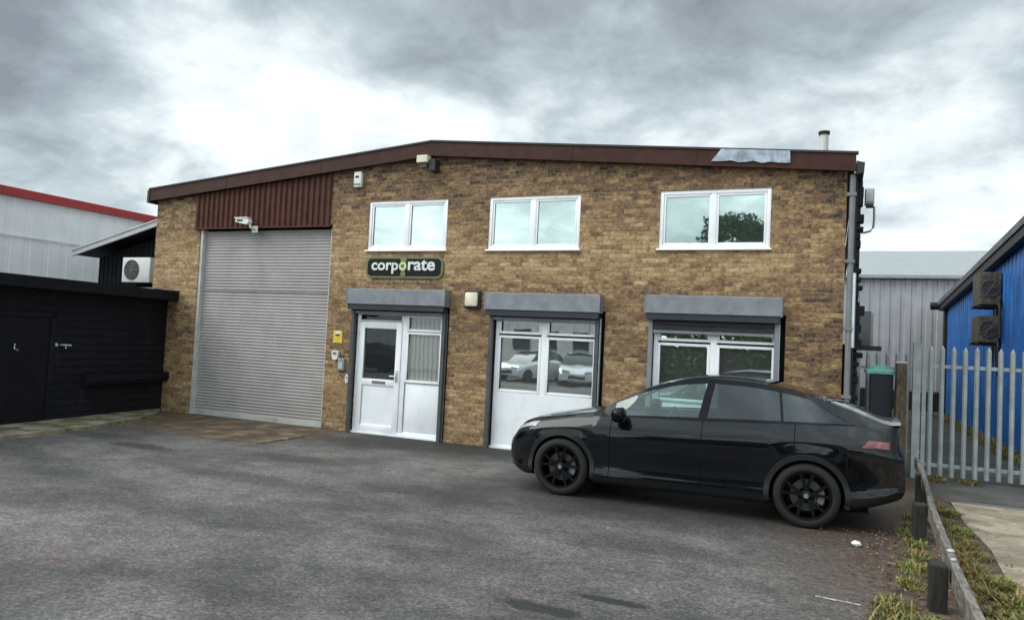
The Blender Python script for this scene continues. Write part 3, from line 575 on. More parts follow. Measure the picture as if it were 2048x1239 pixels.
# ------------------------------------------------------------------ left: timber shed, dark outbuilding, white warehouse
SD = thing('timber_shed', (.85, -2, 0), 'long low black timber shed with flat roof edge beside the brick pier', 'shed')
a0 = Vector((.60, -.02, 0)); dv = Vector((.1315, -.9913, 0)); nv = Vector((.9913, .1315, 0))
def sp(s, o, z): return tuple(a0 + dv * s + nv * o + Vector((0, 0, z)))
def sbox(m, s0, s1, o0, o1, z0, z1, mi=0):
    v = [sp(s, o, z) for z in (z0, z1) for o in (o0, o1) for s in (s0, s1)]
    m.add(v, [(0, 2, 3, 1), (4, 5, 7, 6), (0, 1, 5, 4), (2, 6, 7, 3), (0, 4, 6, 2), (1, 3, 7, 5)], mi)
m = MB(); z = .0; i = 0
sbox(m, 0, 6.3, -3.2, -.05, 0, 2.42)
while z < 2.4:      # shiplap boards
    v = [sp(0, .0, z), sp(6.3, .0, z), sp(6.3, .0, z + .022), sp(0, .0, z + .022), sp(0, -.012, z + .145), sp(6.3, -.012, z + .145), sp(0, -.05, z), sp(6.3, -.05, z), sp(0, -.05, z + .145), sp(6.3, -.05, z + .145)]
    m.add(v, [(0, 1, 2, 3), (3, 2, 5, 4), (0, 6, 7, 1), (4, 5, 9, 8), (0, 3, 4, 8, 6), (1, 7, 9, 5, 2)]); z += .146
m.build('wall', 'black_timber', SD)
m = MB(); sbox(m, -.10, 6.5, -3.3, .30, 2.60, 2.635); sbox(m, -.10, 6.5, .255, .30, 2.43, 2.60); sbox(m, -.1, 6.5, -3.3, .25, 2.42, 2.47); m.build('roof', 'black_paint', SD)
m = MB(); sbox(m, 2.98, 5.2, .002, .035, .02, 1.92); d = m.build('door', 'black_paint', SD)
m = MB(); sbox(m, 2.86, 2.975, .002, .055, .0, 2.0); sbox(m, 2.86, 5.3, .002, .055, 1.925, 2.0); m.build('door_frame', 'black_timber', SD)
m = MB(); m.tube([sp(3.68, .04, 1.44), sp(3.68, .075, 1.44), sp(3.70, .08, 1.36), sp(3.62, .08, 1.33)], .012, 8); m.build('handle', 'alloy_pale', d)
m = MB(); m.lathe([(0, .0), (0.0, .035), (.03, .03), (.03, 0)], *sp(2.80, .0, 1.43), 'x', 14); m.build('padlock', 'pale_metal', SD)
m = MB(); m.tube([sp(2.70, .005, 1.43), sp(2.70, .06, 1.43), sp(2.52, .065, 1.42)], .016, 8); m.tube([sp(2.62, .05, 1.42), sp(2.62, .05, 1.36)], .012, 8); m.build('latch', 'pale_metal', SD)
m = MB(); sbox(m, -.02, 2.2, .002, .16, .72, .86); sbox(m, -.02, 2.2, .002, .13, .66, .72); m.build('ledge', 'black_timber', SD)
m = MB(); sbox(m, -.05, .75, -.1, .28, 2.637, 2.66); m.build('lead_flashing', 'galv_flash', SD)
OB = thing('outbuilding', (-1.5, 1, 0), 'dark timber outbuilding with a pale sloping roof verge behind the black shed', 'building')
m = MB(); m.prism([(-3.0, 0), (.05, 0), (.05, 4.25), (-3.0, 3.51)], 'y', 1.0, 6.5)
for i in range(20): m.box(-3.0 + i * .152, -2.985 + i * .152, .985, .999, 0, 3.50 + i * .0365)
m.build('wall', 'black_timber', OB)
m = MB(); m.prism([(-3.30, 3.52), (.06, 4.34), (.06, 4.44), (-3.30, 3.62)], 'y', .55, 6.9); m.build('roof', 'black_paint', OB)
m = MB(); m.prism([(-3.36, 3.49), (.065, 4.335), (.065, 4.45), (-3.36, 3.61)], 'y', .49, .545); m.prism([(-3.36, 3.615), (.065, 4.455), (.065, 4.49), (-3.36, 3.65)], 'y', .47, 7); m.build('bargeboard', 'board_pale', OB)
def ac_unit(x0, y0, z0, w, h, d, matn, label, group=None):
    t = thing('air_conditioner', (x0 + w / 2, y0, z0), label, 'air conditioner', group)
    m = MB(); m.box(x0, x0 + w, y0 - d, y0, z0, z0 + h, bev=.015); m.build('case', matn, t, smooth=40)
    cx, cz, r = x0 + w * .36, z0 + h * .5, h * .40
    m = MB(); m.lathe([(-.004, 0), (-.004, r), (-.02, r), (-.02, r * .93), (-.006, r * .93)], cx, y0 - d, cz, 'y', 32); m.build('fan_guard', 'fan_dark', t)
    m = MB()
    for k in range(1, 5): m.lathe([(-.022, r * k / 5 - .006), (-.026, r * k / 5), (-.022, r * k / 5 + .006)], cx, y0 - d, cz, 'y', 28)
    for k in range(8): a = k * math.pi / 4; m.tube([(cx, y0 - d - .024, cz), (cx + r * math.cos(a), y0 - d - .024, cz + r * math.sin(a))], .006, 5)
    m.build('grille', 'grey_plastic', t)
    return t
ac_unit(-1.72, .95, 2.87, .92, .60, .32, 'white_plastic', 'white air conditioner condenser with round dark fan on the dark outbuilding wall')
WW = thing('white_warehouse', (-5, 4, 0), 'white clad warehouse with a red roof edge at the far left', 'building')
m = MB(); P = []; y = -14.0; k2 = 0; lo, hi = [], []
while y < 26: x = -5.0 if k2 % 4 in (0, 3) else -4.988; lo.append((x, y, 0)); hi.append((x, y, 5.0)); y += (.03, .30, .03, .14)[k2 % 4]; k2 += 1
m.grid([lo, hi]); m.box(-30, -5.05, -14, 26, 0, 5.0); m.box(-4.955, -4.93, -14, 26, 3.95, 3.98); m.build('wall', 'white_clad', WW)
m = MB(); m.prism([(-5.1, 4.94), (-4.86, 4.94), (-4.86, 5.15), (-5.1, 5.20)], 'y', -14.2, 26.2); m.build('roof_edge', 'red_trim', WW)
m = MB(); m.prism([(-30, 4.98), (-5.11, 4.98), (-5.11, 5.2), (-17, 6.0), (-30, 5.2)], 'y', -14, 26); m.build('roof', 'roof_sheet', WW)

# ------------------------------------------------------------------ right: grey and blue warehouses
def ribs(x0, x1, step, y, z0, zf, amp=.035):
    lo, hi = [], []; x = x0; k = 0
    while x < x1: yy = y if k % 4 in (0, 3) else y - amp; lo.append((x, yy, z0)); hi.append((x, yy, zf(x))); x += (step * .1, step * .5, step * .1, step * .3)[k % 4]; k += 1
    return [lo, hi]
GW = thing('grey_warehouse', (18, 20, 0), 'pale grey ribbed metal warehouse across the end of the alley', 'building')
m = MB(); m.grid(ribs(8, 34, .36, 20, .75, lambda x: 5.08)); m.box(8, 34, 20.02, 45, .7, 5.08); m.build('wall', 'grey_clad', GW)
m = MB(); m.prism([(19.75, 5.06), (19.75, 5.14), (24, 6.6), (45, 6.6), (45, 5.06)], 'x', 7.9, 34.1); m.build('roof', 'grey_roof', GW)
m = MB(); m.box(8, 34, 19.65, 19.76, 5.0, 5.10); m.build('gutter', 'pipe_grey', GW)
m = MB(); m.box(8, 34, 20.0, 20.3, -.02, .70); m.build('plinth', 'black_plain', GW)
m = MB(); m.box(15.05, 15.5, 19.92, 19.96, 2.3, 3.72); m.build('window', 'window_dark', GW)
BW = thing('blue_warehouse', (18, 10, 0), 'bright blue ribbed metal warehouse with a sloping dark roof edge at the right', 'building')
def zb(y): return 3.97 + (18.6 - y) * .066
lo, hi = [], []; y = 3.0; k2 = 0
while y < 18.6: x = 17.93 if k2 % 4 in (0, 3) else 17.89; lo.append((x, y, -.02)); hi.append((x, y, zb(y))); y += (.04, .16, .04, .16)[k2 % 4]; k2 += 1
m = MB(); m.grid([lo, hi]); m.prism([(3, 0), (18.6, 0), (18.6, zb(18.6)), (3, zb(3))], 'x', 17.96, 36); m.grid(ribs(17.97, 36, .4, 2.96, 0, lambda x: zb(3), .04)); m.build('wall', 'blue_clad', BW)
m = MB(); m.prism([(2.7, zb(2.7)), (19.1, zb(19.1)), (19.1, zb(19.1) + .16), (2.7, zb(2.7) + .16)], 'x', 17.66, 36.2); m.build('roof', 'roof_sheet', BW)
m = MB(); m.prism([(2.7, zb(2.7) - .22), (19.05, zb(19.05) - .2), (19.05, zb(19.05) - .004), (2.7, zb(2.7) - .004)], 'x', 17.70, 17.86); m.build('verge_board', 'dark_trim', BW)
m = MB(); m.lathe([(-.2, 0), (-.2, .14), (1.5, .14), (1.5, 0)], 17.62, 19.05, zb(19.05) - .02, 'x', 14); m.build('gutter', 'black_plain', BW, smooth=50)
m = MB(); m.box(17.80, 17.885, 18.35, 18.62, 0, 4.0); m.build('corner_trim', 'black_plain', BW)
for i, (yy, z0, hh, lab) in enumerate([(9.6, 3.34, .80, 'rusty grimy condenser box high on the blue wall, the upper of two'), (9.7, 2.42, .66, 'rusty grimy condenser box on the blue wall, the lower of two')]):
    t = thing('condenser', (17.6, yy, z0), lab, 'air conditioner', 'rusty condensers on the blue wall')
    m = MB(); m.box(17.42, 17.87, yy - .5, yy + .55, z0, z0 + hh, bev=.02); m.build('case', 'rust_grime', t)
    m = MB(); m.lathe([(-.003, 0), (-.003, .21), (-.03, .21), (-.03, .18)], 17.64, yy - .5, z0 + hh * .5, 'y', 24)
    for k2 in range(6): a = k2 * math.pi / 6; m.tube([(17.64 - .2 * math.cos(a), yy - .53, z0 + hh * .5 - .2 * math.sin(a)), (17.64 + .2 * math.cos(a), yy - .53, z0 + hh * .5 + .2 * math.sin(a))], .008, 5)
    m.build('fan_grille', 'fan_dark', t)
    for s in (-.4, .4): m = MB(); m.box(17.38, 17.88, yy + s, yy + s + .05, z0 - .06, z0 - .001); m.build('bracket', 'dark_trim', t)
    m = MB(); m.tube([(17.80, yy - .56, z0 + hh * .2), (17.82, yy - .6, z0 - .1), (17.83, yy - .6, z0 - .8)], .04, 8); m.build('pipe', 'dark_trim', t)

# palisade gate across the alley, with a panel of palisade behind it on the left
PG = thing('palisade_gate', (16.5, 1.82, 0), 'galvanised steel palisade gate with pointed pales across the alley mouth', 'gate')
def pale(m, x, y, z0, z1, w=.070):
    v = []
    for z in (z0, z1 - .07): v += [(x - w / 2, y, z), (x - w / 5, y - .022, z), (x + w / 5, y - .022, z), (x + w / 2, y, z)]
    v += [(x - .006, y - .008, z1), (x + .006, y - .008, z1)]
    m.add(v, [(0, 1, 5, 4), (1, 2, 6, 5), (2, 3, 7, 6), (4, 5, 8), (5, 6, 9, 8), (6, 7, 9)])
    m.add([(a, b + .004, c) for a, b, c in v], [(0, 4, 5, 1), (1, 5, 6, 2), (2, 6, 7, 3), (4, 8, 5), (5, 8, 9, 6), (6, 9, 7)])
for i in range(26):
    x = 15.62 + i * .162; m = MB(); pale(m, x, 1.80 + (x - 15.5) * .035, .06, 2.16 + .01 * math.sin(i * 1.7)); m.build('pale', 'palisade_steel', PG, recalc=False)
for z in (1.80, .20):
    m = MB(); m.box(15.5, 19.8, 1.822, 1.865, z, z + .055); m.v = [(x, y + (x - 15.5) * .035, zz) for x, y, zz in m.v]; m.build('rail', 'palisade_steel', PG)
m = MB(); m.box(15.36, 15.475, 1.76, 1.875, -.02, 2.19); m.box(15.35, 15.485, 1.75, 1.885, 2.19, 2.20); m.build('gate_post', 'palisade_steel', PG)
m = MB(); m.box(15.50, 15.56, 1.81, 1.87, .05, 2.12); m.build('stile', 'palisade_steel', PG)
PF = thing('palisade_fence', (14.9, 2.7, 0), 'short panel of palisade fence between the brick building and the gate pier', 'fence')
for i in range(8):
    m = MB(); pale(m, 14.42 + i * .155, 2.68, .06, 2.05); m.build('pale', 'palisade_steel', PF, recalc=False)
for z in (1.72, .3): m = MB(); m.box(14.3, 15.6, 2.70, 2.745, z, z + .05); m.build('rail', 'palisade_steel', PF)
t = thing('gate_pier', (15.19, 1.75, 0), 'weathered brown wooden gate pier beside the galvanised gate post', 'post')
m = MB(); m.box(15.11, 15.27, 1.68, 1.84, -.02, 1.84, bev=.012); m.build('post', 'pier_wood', t); m = MB(); m.box(15.10, 15.28, 1.67, 1.85, 1.845, 1.875, bev=.006); m.build('cap', 'board_pale', t)
t = thing('wheeled_bin', (14.9, 2.0, 0), 'tall dark bin with a turquoise lid behind the black car', 'bin')
m = MB(); m.prism([(14.76, .1), (15.06, .1), (15.085, 1.64), (14.74, 1.64)], 'y', 1.86, 2.35); m.build('body', 'bin_dark', t)
m = MB(); m.box(14.66, 15.10, 1.82, 2.38, 1.645, 1.72, bev=.015); m.prism([(14.68, 1.72), (15.08, 1.72), (15.0, 1.79), (14.74, 1.79)], 'y', 1.86, 2.34); m.build('lid', 'bin_lid', t)
for x in (14.78, 14.98): m = MB(); m.lathe([(0, 0), (0, .1), (.06, .1), (.06, 0)], x, 2.3, .1, 'x', 16); m.build('wheel', 'tyre', t)

# low timber knee rail between the forecourt and the concrete path
KR = thing('knee_rail', (15.0, -4, 0), 'low weathered timber knee rail on short dark posts among the weeds', 'fence')
rp = [(15.36, 1.2, .40), (15.27, -.6, .425), (15.10, -3.05, .43), (15.045, -4.4, .40), (15.0, -5.6, .375), (14.93, -8.2, .36)]
m = MB()
for a, b in zip(rp[:-1], rp[1:]):
    a = Vector(a); b = Vector(b); g = (b - a) * .002; a += g; b -= g
    v = [(p.x + o, p.y, p.z + z) for p in (a, b) for o, z in ((-.0, -.16), (.055, -.16), (.055, -.004), (.045, .0), (.01, .0), (-.0, -.006))]
    m.add(v, [(0, 1, 7, 6), (1, 2, 8, 7), (2, 3, 9, 8), (3, 4, 10, 9), (4, 5, 11, 10), (5, 0, 6, 11), (5, 4, 3, 2, 1, 0), (6, 7, 8, 9, 10, 11)])
m.build('rail', 'weathered_wood', KR)
for i, (x, y, z) in enumerate([(15.27, -.7, .40), (15.035, -3.0, .40), (14.93, -5.4, .365), (14.86, -7.8, .35)]):
    m = MB(); m.box(x - .07, x + .055, y - .075, y + .075, -.02, z, bev=.015); m.build('post', 'post_wood', KR)
m = MB(); m.lathe([(0, .0), (0, .03), (.012, .024), (.014, 0)], 15.05, -5.05, .392, 'z', 10); m.build('bolt', 'board_pale', KR); m = MB(); m.lathe([(0, .0), (0, .022), (.01, .018), (.012, 0)], 15.035, -5.32, .386, 'z', 10); m.build('bolt', 'board_pale', KR)

# weeds, dead leaves, litter
def blades(name, mat, n, place, h, w, seed, label):
    q = random.Random(seed); V, F = [], []
    for i in range(n):
        x, y, s = place(q); a = q.uniform(0, 6.28); hh = h * s * q.uniform(.5, 1.3); lean = q.uniform(.2, 1.7) * hh; ww = w * q.uniform(.6, 1.4)
        dx, dy = math.cos(a), math.sin(a); px, py = -dy * ww, dx * ww; o = len(V)
        V += [(x - px, y - py, 0), (x + px, y + py, 0), (x + dx * lean * .35 + px * .9, y + dy * lean * .35 + py * .9, hh * .6), (x + dx * lean * .35 - px * .9, y + dy * lean * .35 - py * .9, hh * .6), (x + dx * lean, y + dy * lean, hh)]
        F += [(o, o + 1, o + 2, o + 3), (o + 3, o + 2, o + 4)]
    m = MB(); m.add(V, F); o = m.build(name, mat, recalc=False); tag(o, label, 'weeds', kind='stuff'); return o
def clumped(centres):
    def f(q):
        x, y, r, s = q.choice(centres); d = r * math.sqrt(q.random()); a = q.uniform(0, 6.28); return x + d * math.cos(a) * .55, y + d * math.sin(a), s * (1.1 - .5 * d / r)
    return f
q = random.Random(12); cs = []
for i in range(44): y = -.4 - i * .19; cs.append((15.42 + .02 * math.sin(i) - max(0, -y - 3) * .035 + q.uniform(-.10, .12), y, q.uniform(.08, .22), q.uniform(.5, 1.2)))
blades('weeds', 'weed_leaves', 5200, clumped(cs), .085, .006, 1, 'yellow green and rusty weeds along the right of the knee rail')
cs = [(14.93, -2.75, .22, 1.0), (14.98, -3.2, .2, .9), (14.95, -3.7, .22, .8), (14.86, -4.3, .25, .9), (14.80, -4.8, .2, .8), (14.62, -5.6, .3, 1.1), (14.60, -6.0, .32, 1.2), (14.82, -5.9, .2, 1.1), (14.5, -6.3, .3, 1), (14.70, -6.4, .3, 1.2), (15.12, -1.8, .25, .8), (15.05, -2.3, .2, .7)]
blades('weeds', 'green_weeds', 2400, clumped(cs), .075, .006, 2, 'green weeds at the feet of the knee rail posts on the forecourt side')
cs = [(15.55, -5.0, .3, 1.0), (15.45, -5.6, .3, 1.1), (15.5, -6.2, .35, 1.1), (15.52, -4.4, .2, .8), (15.5, -2.4, .2, .8), (15.55, -1.2, .2, .6), (15.3, -5.9, .25, 1.1)]
blades('weeds', 'green_weeds', 3200, clumped(cs), .10, .010, 3, 'broad green weeds spilling over the edge of the concrete path')
cs = [(1.75, -1.55, .25, .5), (2.0, -2.2, .3, .55), (2.2, -2.9, .25, .5), (1.4, -.9, .2, .4)]
blades('weeds', 'green_weeds', 500, clumped(cs), .05, .006, 5, 'thin mossy weeds on the kerb below the black shed')
cs = [(17.6, y * .9 + 2.2, .5, 1) for y in range(1, 18)] + [(15.7, 1.7, .3, .6), (16.2, 1.75, .3, .5)]
blades('weeds', 'weed_leaves', 2200, clumped(cs), .16, .010, 6, 'grassy strip along the foot of the blue wall')
q = random.Random(21); V, F = [], []
for i in range(2200):
    if q.random() < .5: x, y = q.gauss(14.72, .26), q.uniform(-6.5, -2.6)
    else: x, y = q.gauss(15.3, .2), q.uniform(-7, -.5)
    s = q.uniform(.006, .018); a = q.uniform(0, 6.28); o = len(V); z = .008 + q.random() * .012
    for k2 in range(4): b = a + k2 * math.pi / 2; V.append((x + s * math.cos(b) * (1.3 if k2 % 2 else .7), y + s * math.sin(b) * (1.3 if k2 % 2 else .7), z + q.uniform(0, .018)))
    F.append((o, o + 1, o + 2, o + 3))
m = MB(); m.add(V, F); tag(m.build('dead_leaves', 'dead_leaves', recalc=False), 'scattered dead brown leaves around the knee rail', 'leaves', kind='stuff')
m = MB(); bm = bmesh.new(); bmesh.ops.create_icosphere(bm, subdivisions=3, radius=.045); q = random.Random(2)
for v in bm.verts: v.co = v.co * q.uniform(.82, 1.12); v.co.z *= .62
bm.verts.index_update(); m.add([(14.406 + v.co.x, -3.64 + v.co.y, .03 + v.co.z) for v in bm.verts], [[v.index for v in f.verts] for f in bm.faces]); bm.free()
tag(m.build('litter', 'sign_white'), 'small crumpled white paper on the asphalt near the rear wheel of the black car', 'litter')

# ------------------------------------------------------------------ the black car (front towards -x)
def pch(tab):
    X = np.array([a for a, _ in tab], float); Y = np.array([b for _, b in tab], float)
    h = np.diff(X); dl = np.diff(Y) / h; d = np.zeros(len(X)); d[0], d[-1] = dl[0], dl[-1]
    for i in range(1, len(X) - 1):
        if dl[i - 1] * dl[i] > 0: w1, w2 = 2 * h[i] + h[i - 1], h[i] + 2 * h[i - 1]; d[i] = (w1 + w2) / (w1 / dl[i - 1] + w2 / dl[i])
    def f(x):
        x = min(max(x, X[0]), X[-1]); i = min(int(np.searchsorted(X, x, 'right')) - 1, len(X) - 2); t = (x - X[i]) / h[i]
        return float((2 * t**3 - 3 * t**2 + 1) * Y[i] + (t**3 - 2 * t**2 + t) * h[i] * d[i] + (-2 * t**3 + 3 * t**2) * Y[i + 1] + (t**3 - t**2) * h[i] * d[i + 1])
    return f
LEN = 4.75; XF, XR, ZW, RA = .87, 3.76, .356, .405
Wf = pch([(0, .40), (.02, .52), (.06, .63), (.12, .715), (.2, .785), (.35, .865), (.6, .925), (.87, .945), (1.4, .952), (2.4, .955), (3.3, .957), (3.76, .960), (4.1, .940), (4.35, .905), (4.55, .845), (4.66, .785), (4.75, .69)])
Z0 = pch([(0, .26), (.3, .20), (1.3, .19), (3.3, .20), (4.2, .24), (4.75, .36)])
Z5 = pch([(0, .60), (.1, .69), (.3, .77), (.6, .83), (.9, .865), (1.5, .895), (2.5, .92), (3.4, .955), (4.2, .975), (4.6, .965), (4.75, .95)])
Z6 = pch([(0, .67), (.1, .765), (.25, .83), (.5, .90), (.8, .955), (1.2, 1.015), (1.5, 1.035), (2.5, 1.07), (3.3, 1.11), (3.8, 1.135), (4.2, 1.15), (4.5, 1.14), (4.75, 1.115)])
Z7 = pch([(0, .70), (.1, .80), (.3, .885), (.6, .955), (1.0, 1.025), (1.25, 1.065), (1.5, 1.205), (1.9, 1.405), (2.3, 1.525), (2.7, 1.568), (3.1, 1.552), (3.5, 1.495), (3.9, 1.40), (4.2, 1.308), (4.45, 1.222), (4.62, 1.178), (4.75, 1.172)])
Y7 = pch([(0, .30), (.1, .55), (.3, .69), (.7, .76), (1.1, .785), (1.25, .78), (1.5, .735), (1.9, .665), (2.3, .615), (2.7, .595), (3.1, .59), (3.5, .59), (3.9, .60), (4.2, .61), (4.45, .62), (4.62, .62), (4.75, .57)])
Z9 = pch([(0, .71), (.1, .82), (.3, .91), (.7, .995), (1.1, 1.07), (1.22, 1.09), (1.5, 1.245), (1.8, 1.39), (2.1, 1.505), (2.4, 1.58), (2.7, 1.61), (3.0, 1.607), (3.4, 1.562), (3.8, 1.476), (4.1, 1.386), (4.4, 1.275), (4.6, 1.212), (4.75, 1.20)])
DX0 = [.14, .09, .035, 0, .01, .05, .09, .10, .10, .09]; DX1 = [-.14, -.06, -.01, 0, -.02, -.06, -.08, -.06, -.03, -.01]
PROF = [(0, .82), (.04, .955), (.16, .995), (.36, .972), (.80, .998), (1.0, .975)]   # (height fraction sill..shoulder, width fraction)
PF = pch(PROF)
def sm(t): t = min(max(t, 0), 1); return t * t * (3 - 2 * t)
def ctrl(x, arch=True):
    W = Wf(x); z0, z5 = Z0(x), Z5(x); zl = z0
    if arch:
        for xc in (XF, XR):
            if abs(x - xc) < RA: zl = max(zl, ZW + math.sqrt(RA * RA - (x - xc) ** 2))
    rows = []
    for fr_, wf in PROF:
        z = zl + fr_ * (z5 - zl); g = (z - z0) / (z5 - z0)
        if zl > z0 + .01: wf = PF(g)
        rows.append((W * wf, z))
    y7 = Y7(x); z6, z7, z9 = Z6(x), Z7(x), Z9(x)
    rows.append((W * (.895 - .05 * sm((x - 3.3) / .9)), z6)); rows.append((min(y7, W * .93), z7)); rows.append((y7 * .64, z7 + (z9 - z7) * .70)); rows.append((0, z9))
    f0 = 1 - sm(x / .5); f1 = sm((x - 4.2) / .55)
    return [(x + DX0[i] * f0 + DX1[i] * f1, -y, z) for i, (y, z) in enumerate(rows)]
def surf(x, v, arch=True):
    c = ctrl(x, arch); i = min(int(v), 8); t = v - i
    p = [np.array(c[max(i - 1, 0)]), np.array(c[i]), np.array(c[i + 1]), np.array(c[min(i + 2, 9)])]
    if i + 2 > 9: q = np.array(c[8]) * [1, -1, 1]; p[3] = q
    if i in (6,): p[0] = 2 * p[1] - p[2]                        # crease at the belt
    if i == 5: p[3] = 2 * p[2] - p[1]
    if i == 7: p[0] = p[1] + (p[1] - p[2]) * .9
    if i == 6: p[3] = p[2] + (p[2] - p[1]) * .6
    return tuple(.5 * (2 * p[1] + (p[2] - p[0]) * t + (2 * p[0] - 5 * p[1] + 4 * p[2] - p[3]) * t * t + (3 * p[1] - p[0] - 3 * p[2] + p[3]) * t ** 3))
def nrm(x, v):
    a = np.array(surf(x + .01, v, False)) - np.array(surf(x - .01, v, False)); b = np.array(surf(x, min(v + .03, 9), False)) - np.array(surf(x, max(v - .03, 0), False))
    n = np.cross(a, b); n = n / (np.linalg.norm(n) + 1e-9)
    return n if n[1] < 0 or (abs(n[1]) < .05 and n[2] > 0) else -n
CARX, CARY = 10.15, -2.19
CT = thing('parked_car', (CARX + 2.375, CARY, 0), 'black electric crossover car with black wheels parked in front of the brick unit', 'car')
def cw(p): return (CARX + p[0], CARY + p[1], p[2])
def mir(P): return [[(p[0], -p[1], p[2]) for p in r] for r in P]
def both(m, P, mi=0):
    m.grid([[cw(p) for p in r] for r in P], mi=mi); m.grid([[cw(p) for p in r] for r in mir(P)], flip=True, mi=mi)
GAP = .0048
BR = [.12, 1.25, 1.50, 2.20, 2.60, 3.25, 3.62, 4.36]
st = set()
for a, b, n in ((0, .3, 12), (.3, LEN, 74)):
    for i in range(n + 1): st.add(round(a + (b - a) * i / n, 4))
for xc in (XF, XR):
    for i in range(25): st.add(round(xc - RA * math.cos(math.pi * i / 24), 4))
    st |= {round(xc - RA - .001, 4), round(xc + RA + .001, 4)}
for b in BR: st = {s for s in st if abs(s - b) > .008} | {round(b - GAP, 4), round(b + GAP, 4)}
ST = sorted(st); VS = sorted({round(i / 4, 3) for i in range(37)} | {7.0})
pan = {k2: MB() for k2 in ('body', 'bonnet', 'windscreen', 'roof_panel', 'rear_screen')}; far = {}
for k2 in ('front_door', 'rear_door'): pan[k2] = MB(); far[k2] = MB()
GRID = {x: [surf(x, v) for v in VS] for x in ST}
for xa, xb in zip(ST[:-1], ST[1:]):
    c = (xa + xb) / 2; gap = any(abs(c - b) < GAP for b in BR)
    for j in range(len(VS) - 1):
        v = (VS[j] + VS[j + 1]) / 2; nm = 'body'; mi = 0
        if v > 7: nm = 'bonnet' if .12 < c < 1.25 else 'windscreen' if 1.25 <= c < 2.2 else 'roof_panel' if c < 3.25 and c >= 2.2 else 'rear_screen' if 3.25 <= c < 4.36 and v > 7.5 else 'body'
        elif v > 6:
            if 1.25 < c < 4.36: continue
            if c < 1.25 and v > 6.5 and c > .12: nm = 'bonnet'
        elif 1.5 < c < 2.6 and v > 1: nm = 'front_door'
        elif 2.6 < c < 3.62 and v > 1: nm = 'rear_door'
        if gap and ((v < 6 and min(abs(c - b) for b in (1.5, 2.6, 3.62)) < GAP) or (v > 6.5 and abs(c - .12) < GAP)): nm, mi = 'body', 1
        qd = [GRID[xa][j], GRID[xb][j], GRID[xb][j + 1], GRID[xa][j + 1]]
        if mi: n = nrm(c, v) * .012; qd = [tuple(np.array(p) - n) for p in qd]
        pan[nm].add([cw(p) for p in qd], [(0, 1, 2, 3)], mi); far.get(nm, pan[nm]).add([cw((p[0], -p[1], p[2])) for p in qd], [(3, 2, 1, 0)], mi)
for x, fl in ((ST[0], True), (ST[-1], False)):       # nose and tail faces
    for j in range(len(VS) - 1):
        A, Bq = GRID[x][j], GRID[x][j + 1]; q4 = [cw(A), cw((A[0], -A[1], A[2])), cw((Bq[0], -Bq[1], Bq[2])), cw(Bq)]
        pan['body'].add(q4, [(0, 1, 2, 3) if not fl else (3, 2, 1, 0)])
for nm, mt in (('body', ['car_black', 'black_plain']), ('bonnet', 'car_black'), ('front_door', 'car_black'), ('rear_door', 'car_black'), ('windscreen', 'car_clear_glass'), ('roof_panel', 'car_gloss_black'), ('rear_screen', 'car_rear_glass')):
    pan[nm].build(nm, mt, CT, smooth=38, recalc=False)
    if nm in far: far[nm].build(nm, mt, CT, smooth=38, recalc=False)
# greenhouse: pillars and panes
XB = [(1.25, 1.25), (1.52, 1.52), (2.535, 2.62), (2.64, 2.715), (3.47, 3.42), (3.50, 3.45), (4.27, 3.68), (4.36, 4.36)]
def band(k2, t0, t1, off, nx=12, nt=6):
    P = []
    for i in range(nt + 1):
        t = t0 + (t1 - t0) * i / nt; r = []
        for j in range(nx + 1):
            s = j / nx; x = (XB[k2][0] * (1 - t) + XB[k2][1] * t) * (1 - s) + (XB[k2 + 1][0] * (1 - t) + XB[k2 + 1][1] * t) * s
            r.append(tuple(np.array(surf(x, 6 + t)) + nrm(x, 6 + t) * off))
        P.append(r)
    return P
TB, TT = .07, .86
for sgn in (0, 1):
    sur = MB(); pil = MB()
    for k2 in range(7):
        for P in ([band(k2, 0, 1, .003)] if k2 in (0, 2, 4, 6) else [band(k2, 0, TB, .003, nt=1), band(k2, TT, 1, .003, nt=2)]):
            (pil if k2 == 6 else sur).grid([[cw(p) for p in r] for r in (mir(P) if sgn else P)], flip=bool(sgn))
    sur.build('window_surround', 'car_gloss_black', CT, smooth=40, recalc=False); pil.build('rear_pillar', 'car_black', CT, smooth=40, recalc=False)
for k2, nm, mt in ((1, 'front_window', 'car_clear_glass'), (3, 'rear_window', 'car_tint_glass'), (5, 'quarter_window', 'car_tint_glass')):
    for sgn in (0, 1):
        m = MB(); P = band(k2, TB, TT, .001)
        if sgn: m.grid([[cw(p) for p in r] for r in mir(P)], flip=True)
        else: m.grid([[cw(p) for p in r] for r in P])
        m.build(nm, mt, CT, smooth=40, recalc=False)
def patch(m, x0, x1, v0, v1, off, nx=10, nv=4, sk0=0, sk1=0, mi=0, far=True):
    P = []
    for i in range(nv + 1):
        t = i / nv; v = v0 + (v1 - v0) * t
        P.append([tuple(np.array(surf(x, v)) + nrm(x, v) * off) for x in np.linspace(x0 + sk0 * t, x1 + sk1 * t, nx + 1)])
    m.grid([[cw(p) for p in r] for r in P], mi=mi)
    if far: m.grid([[cw(p) for p in r] for r in mir(P)], flip=True, mi=mi)
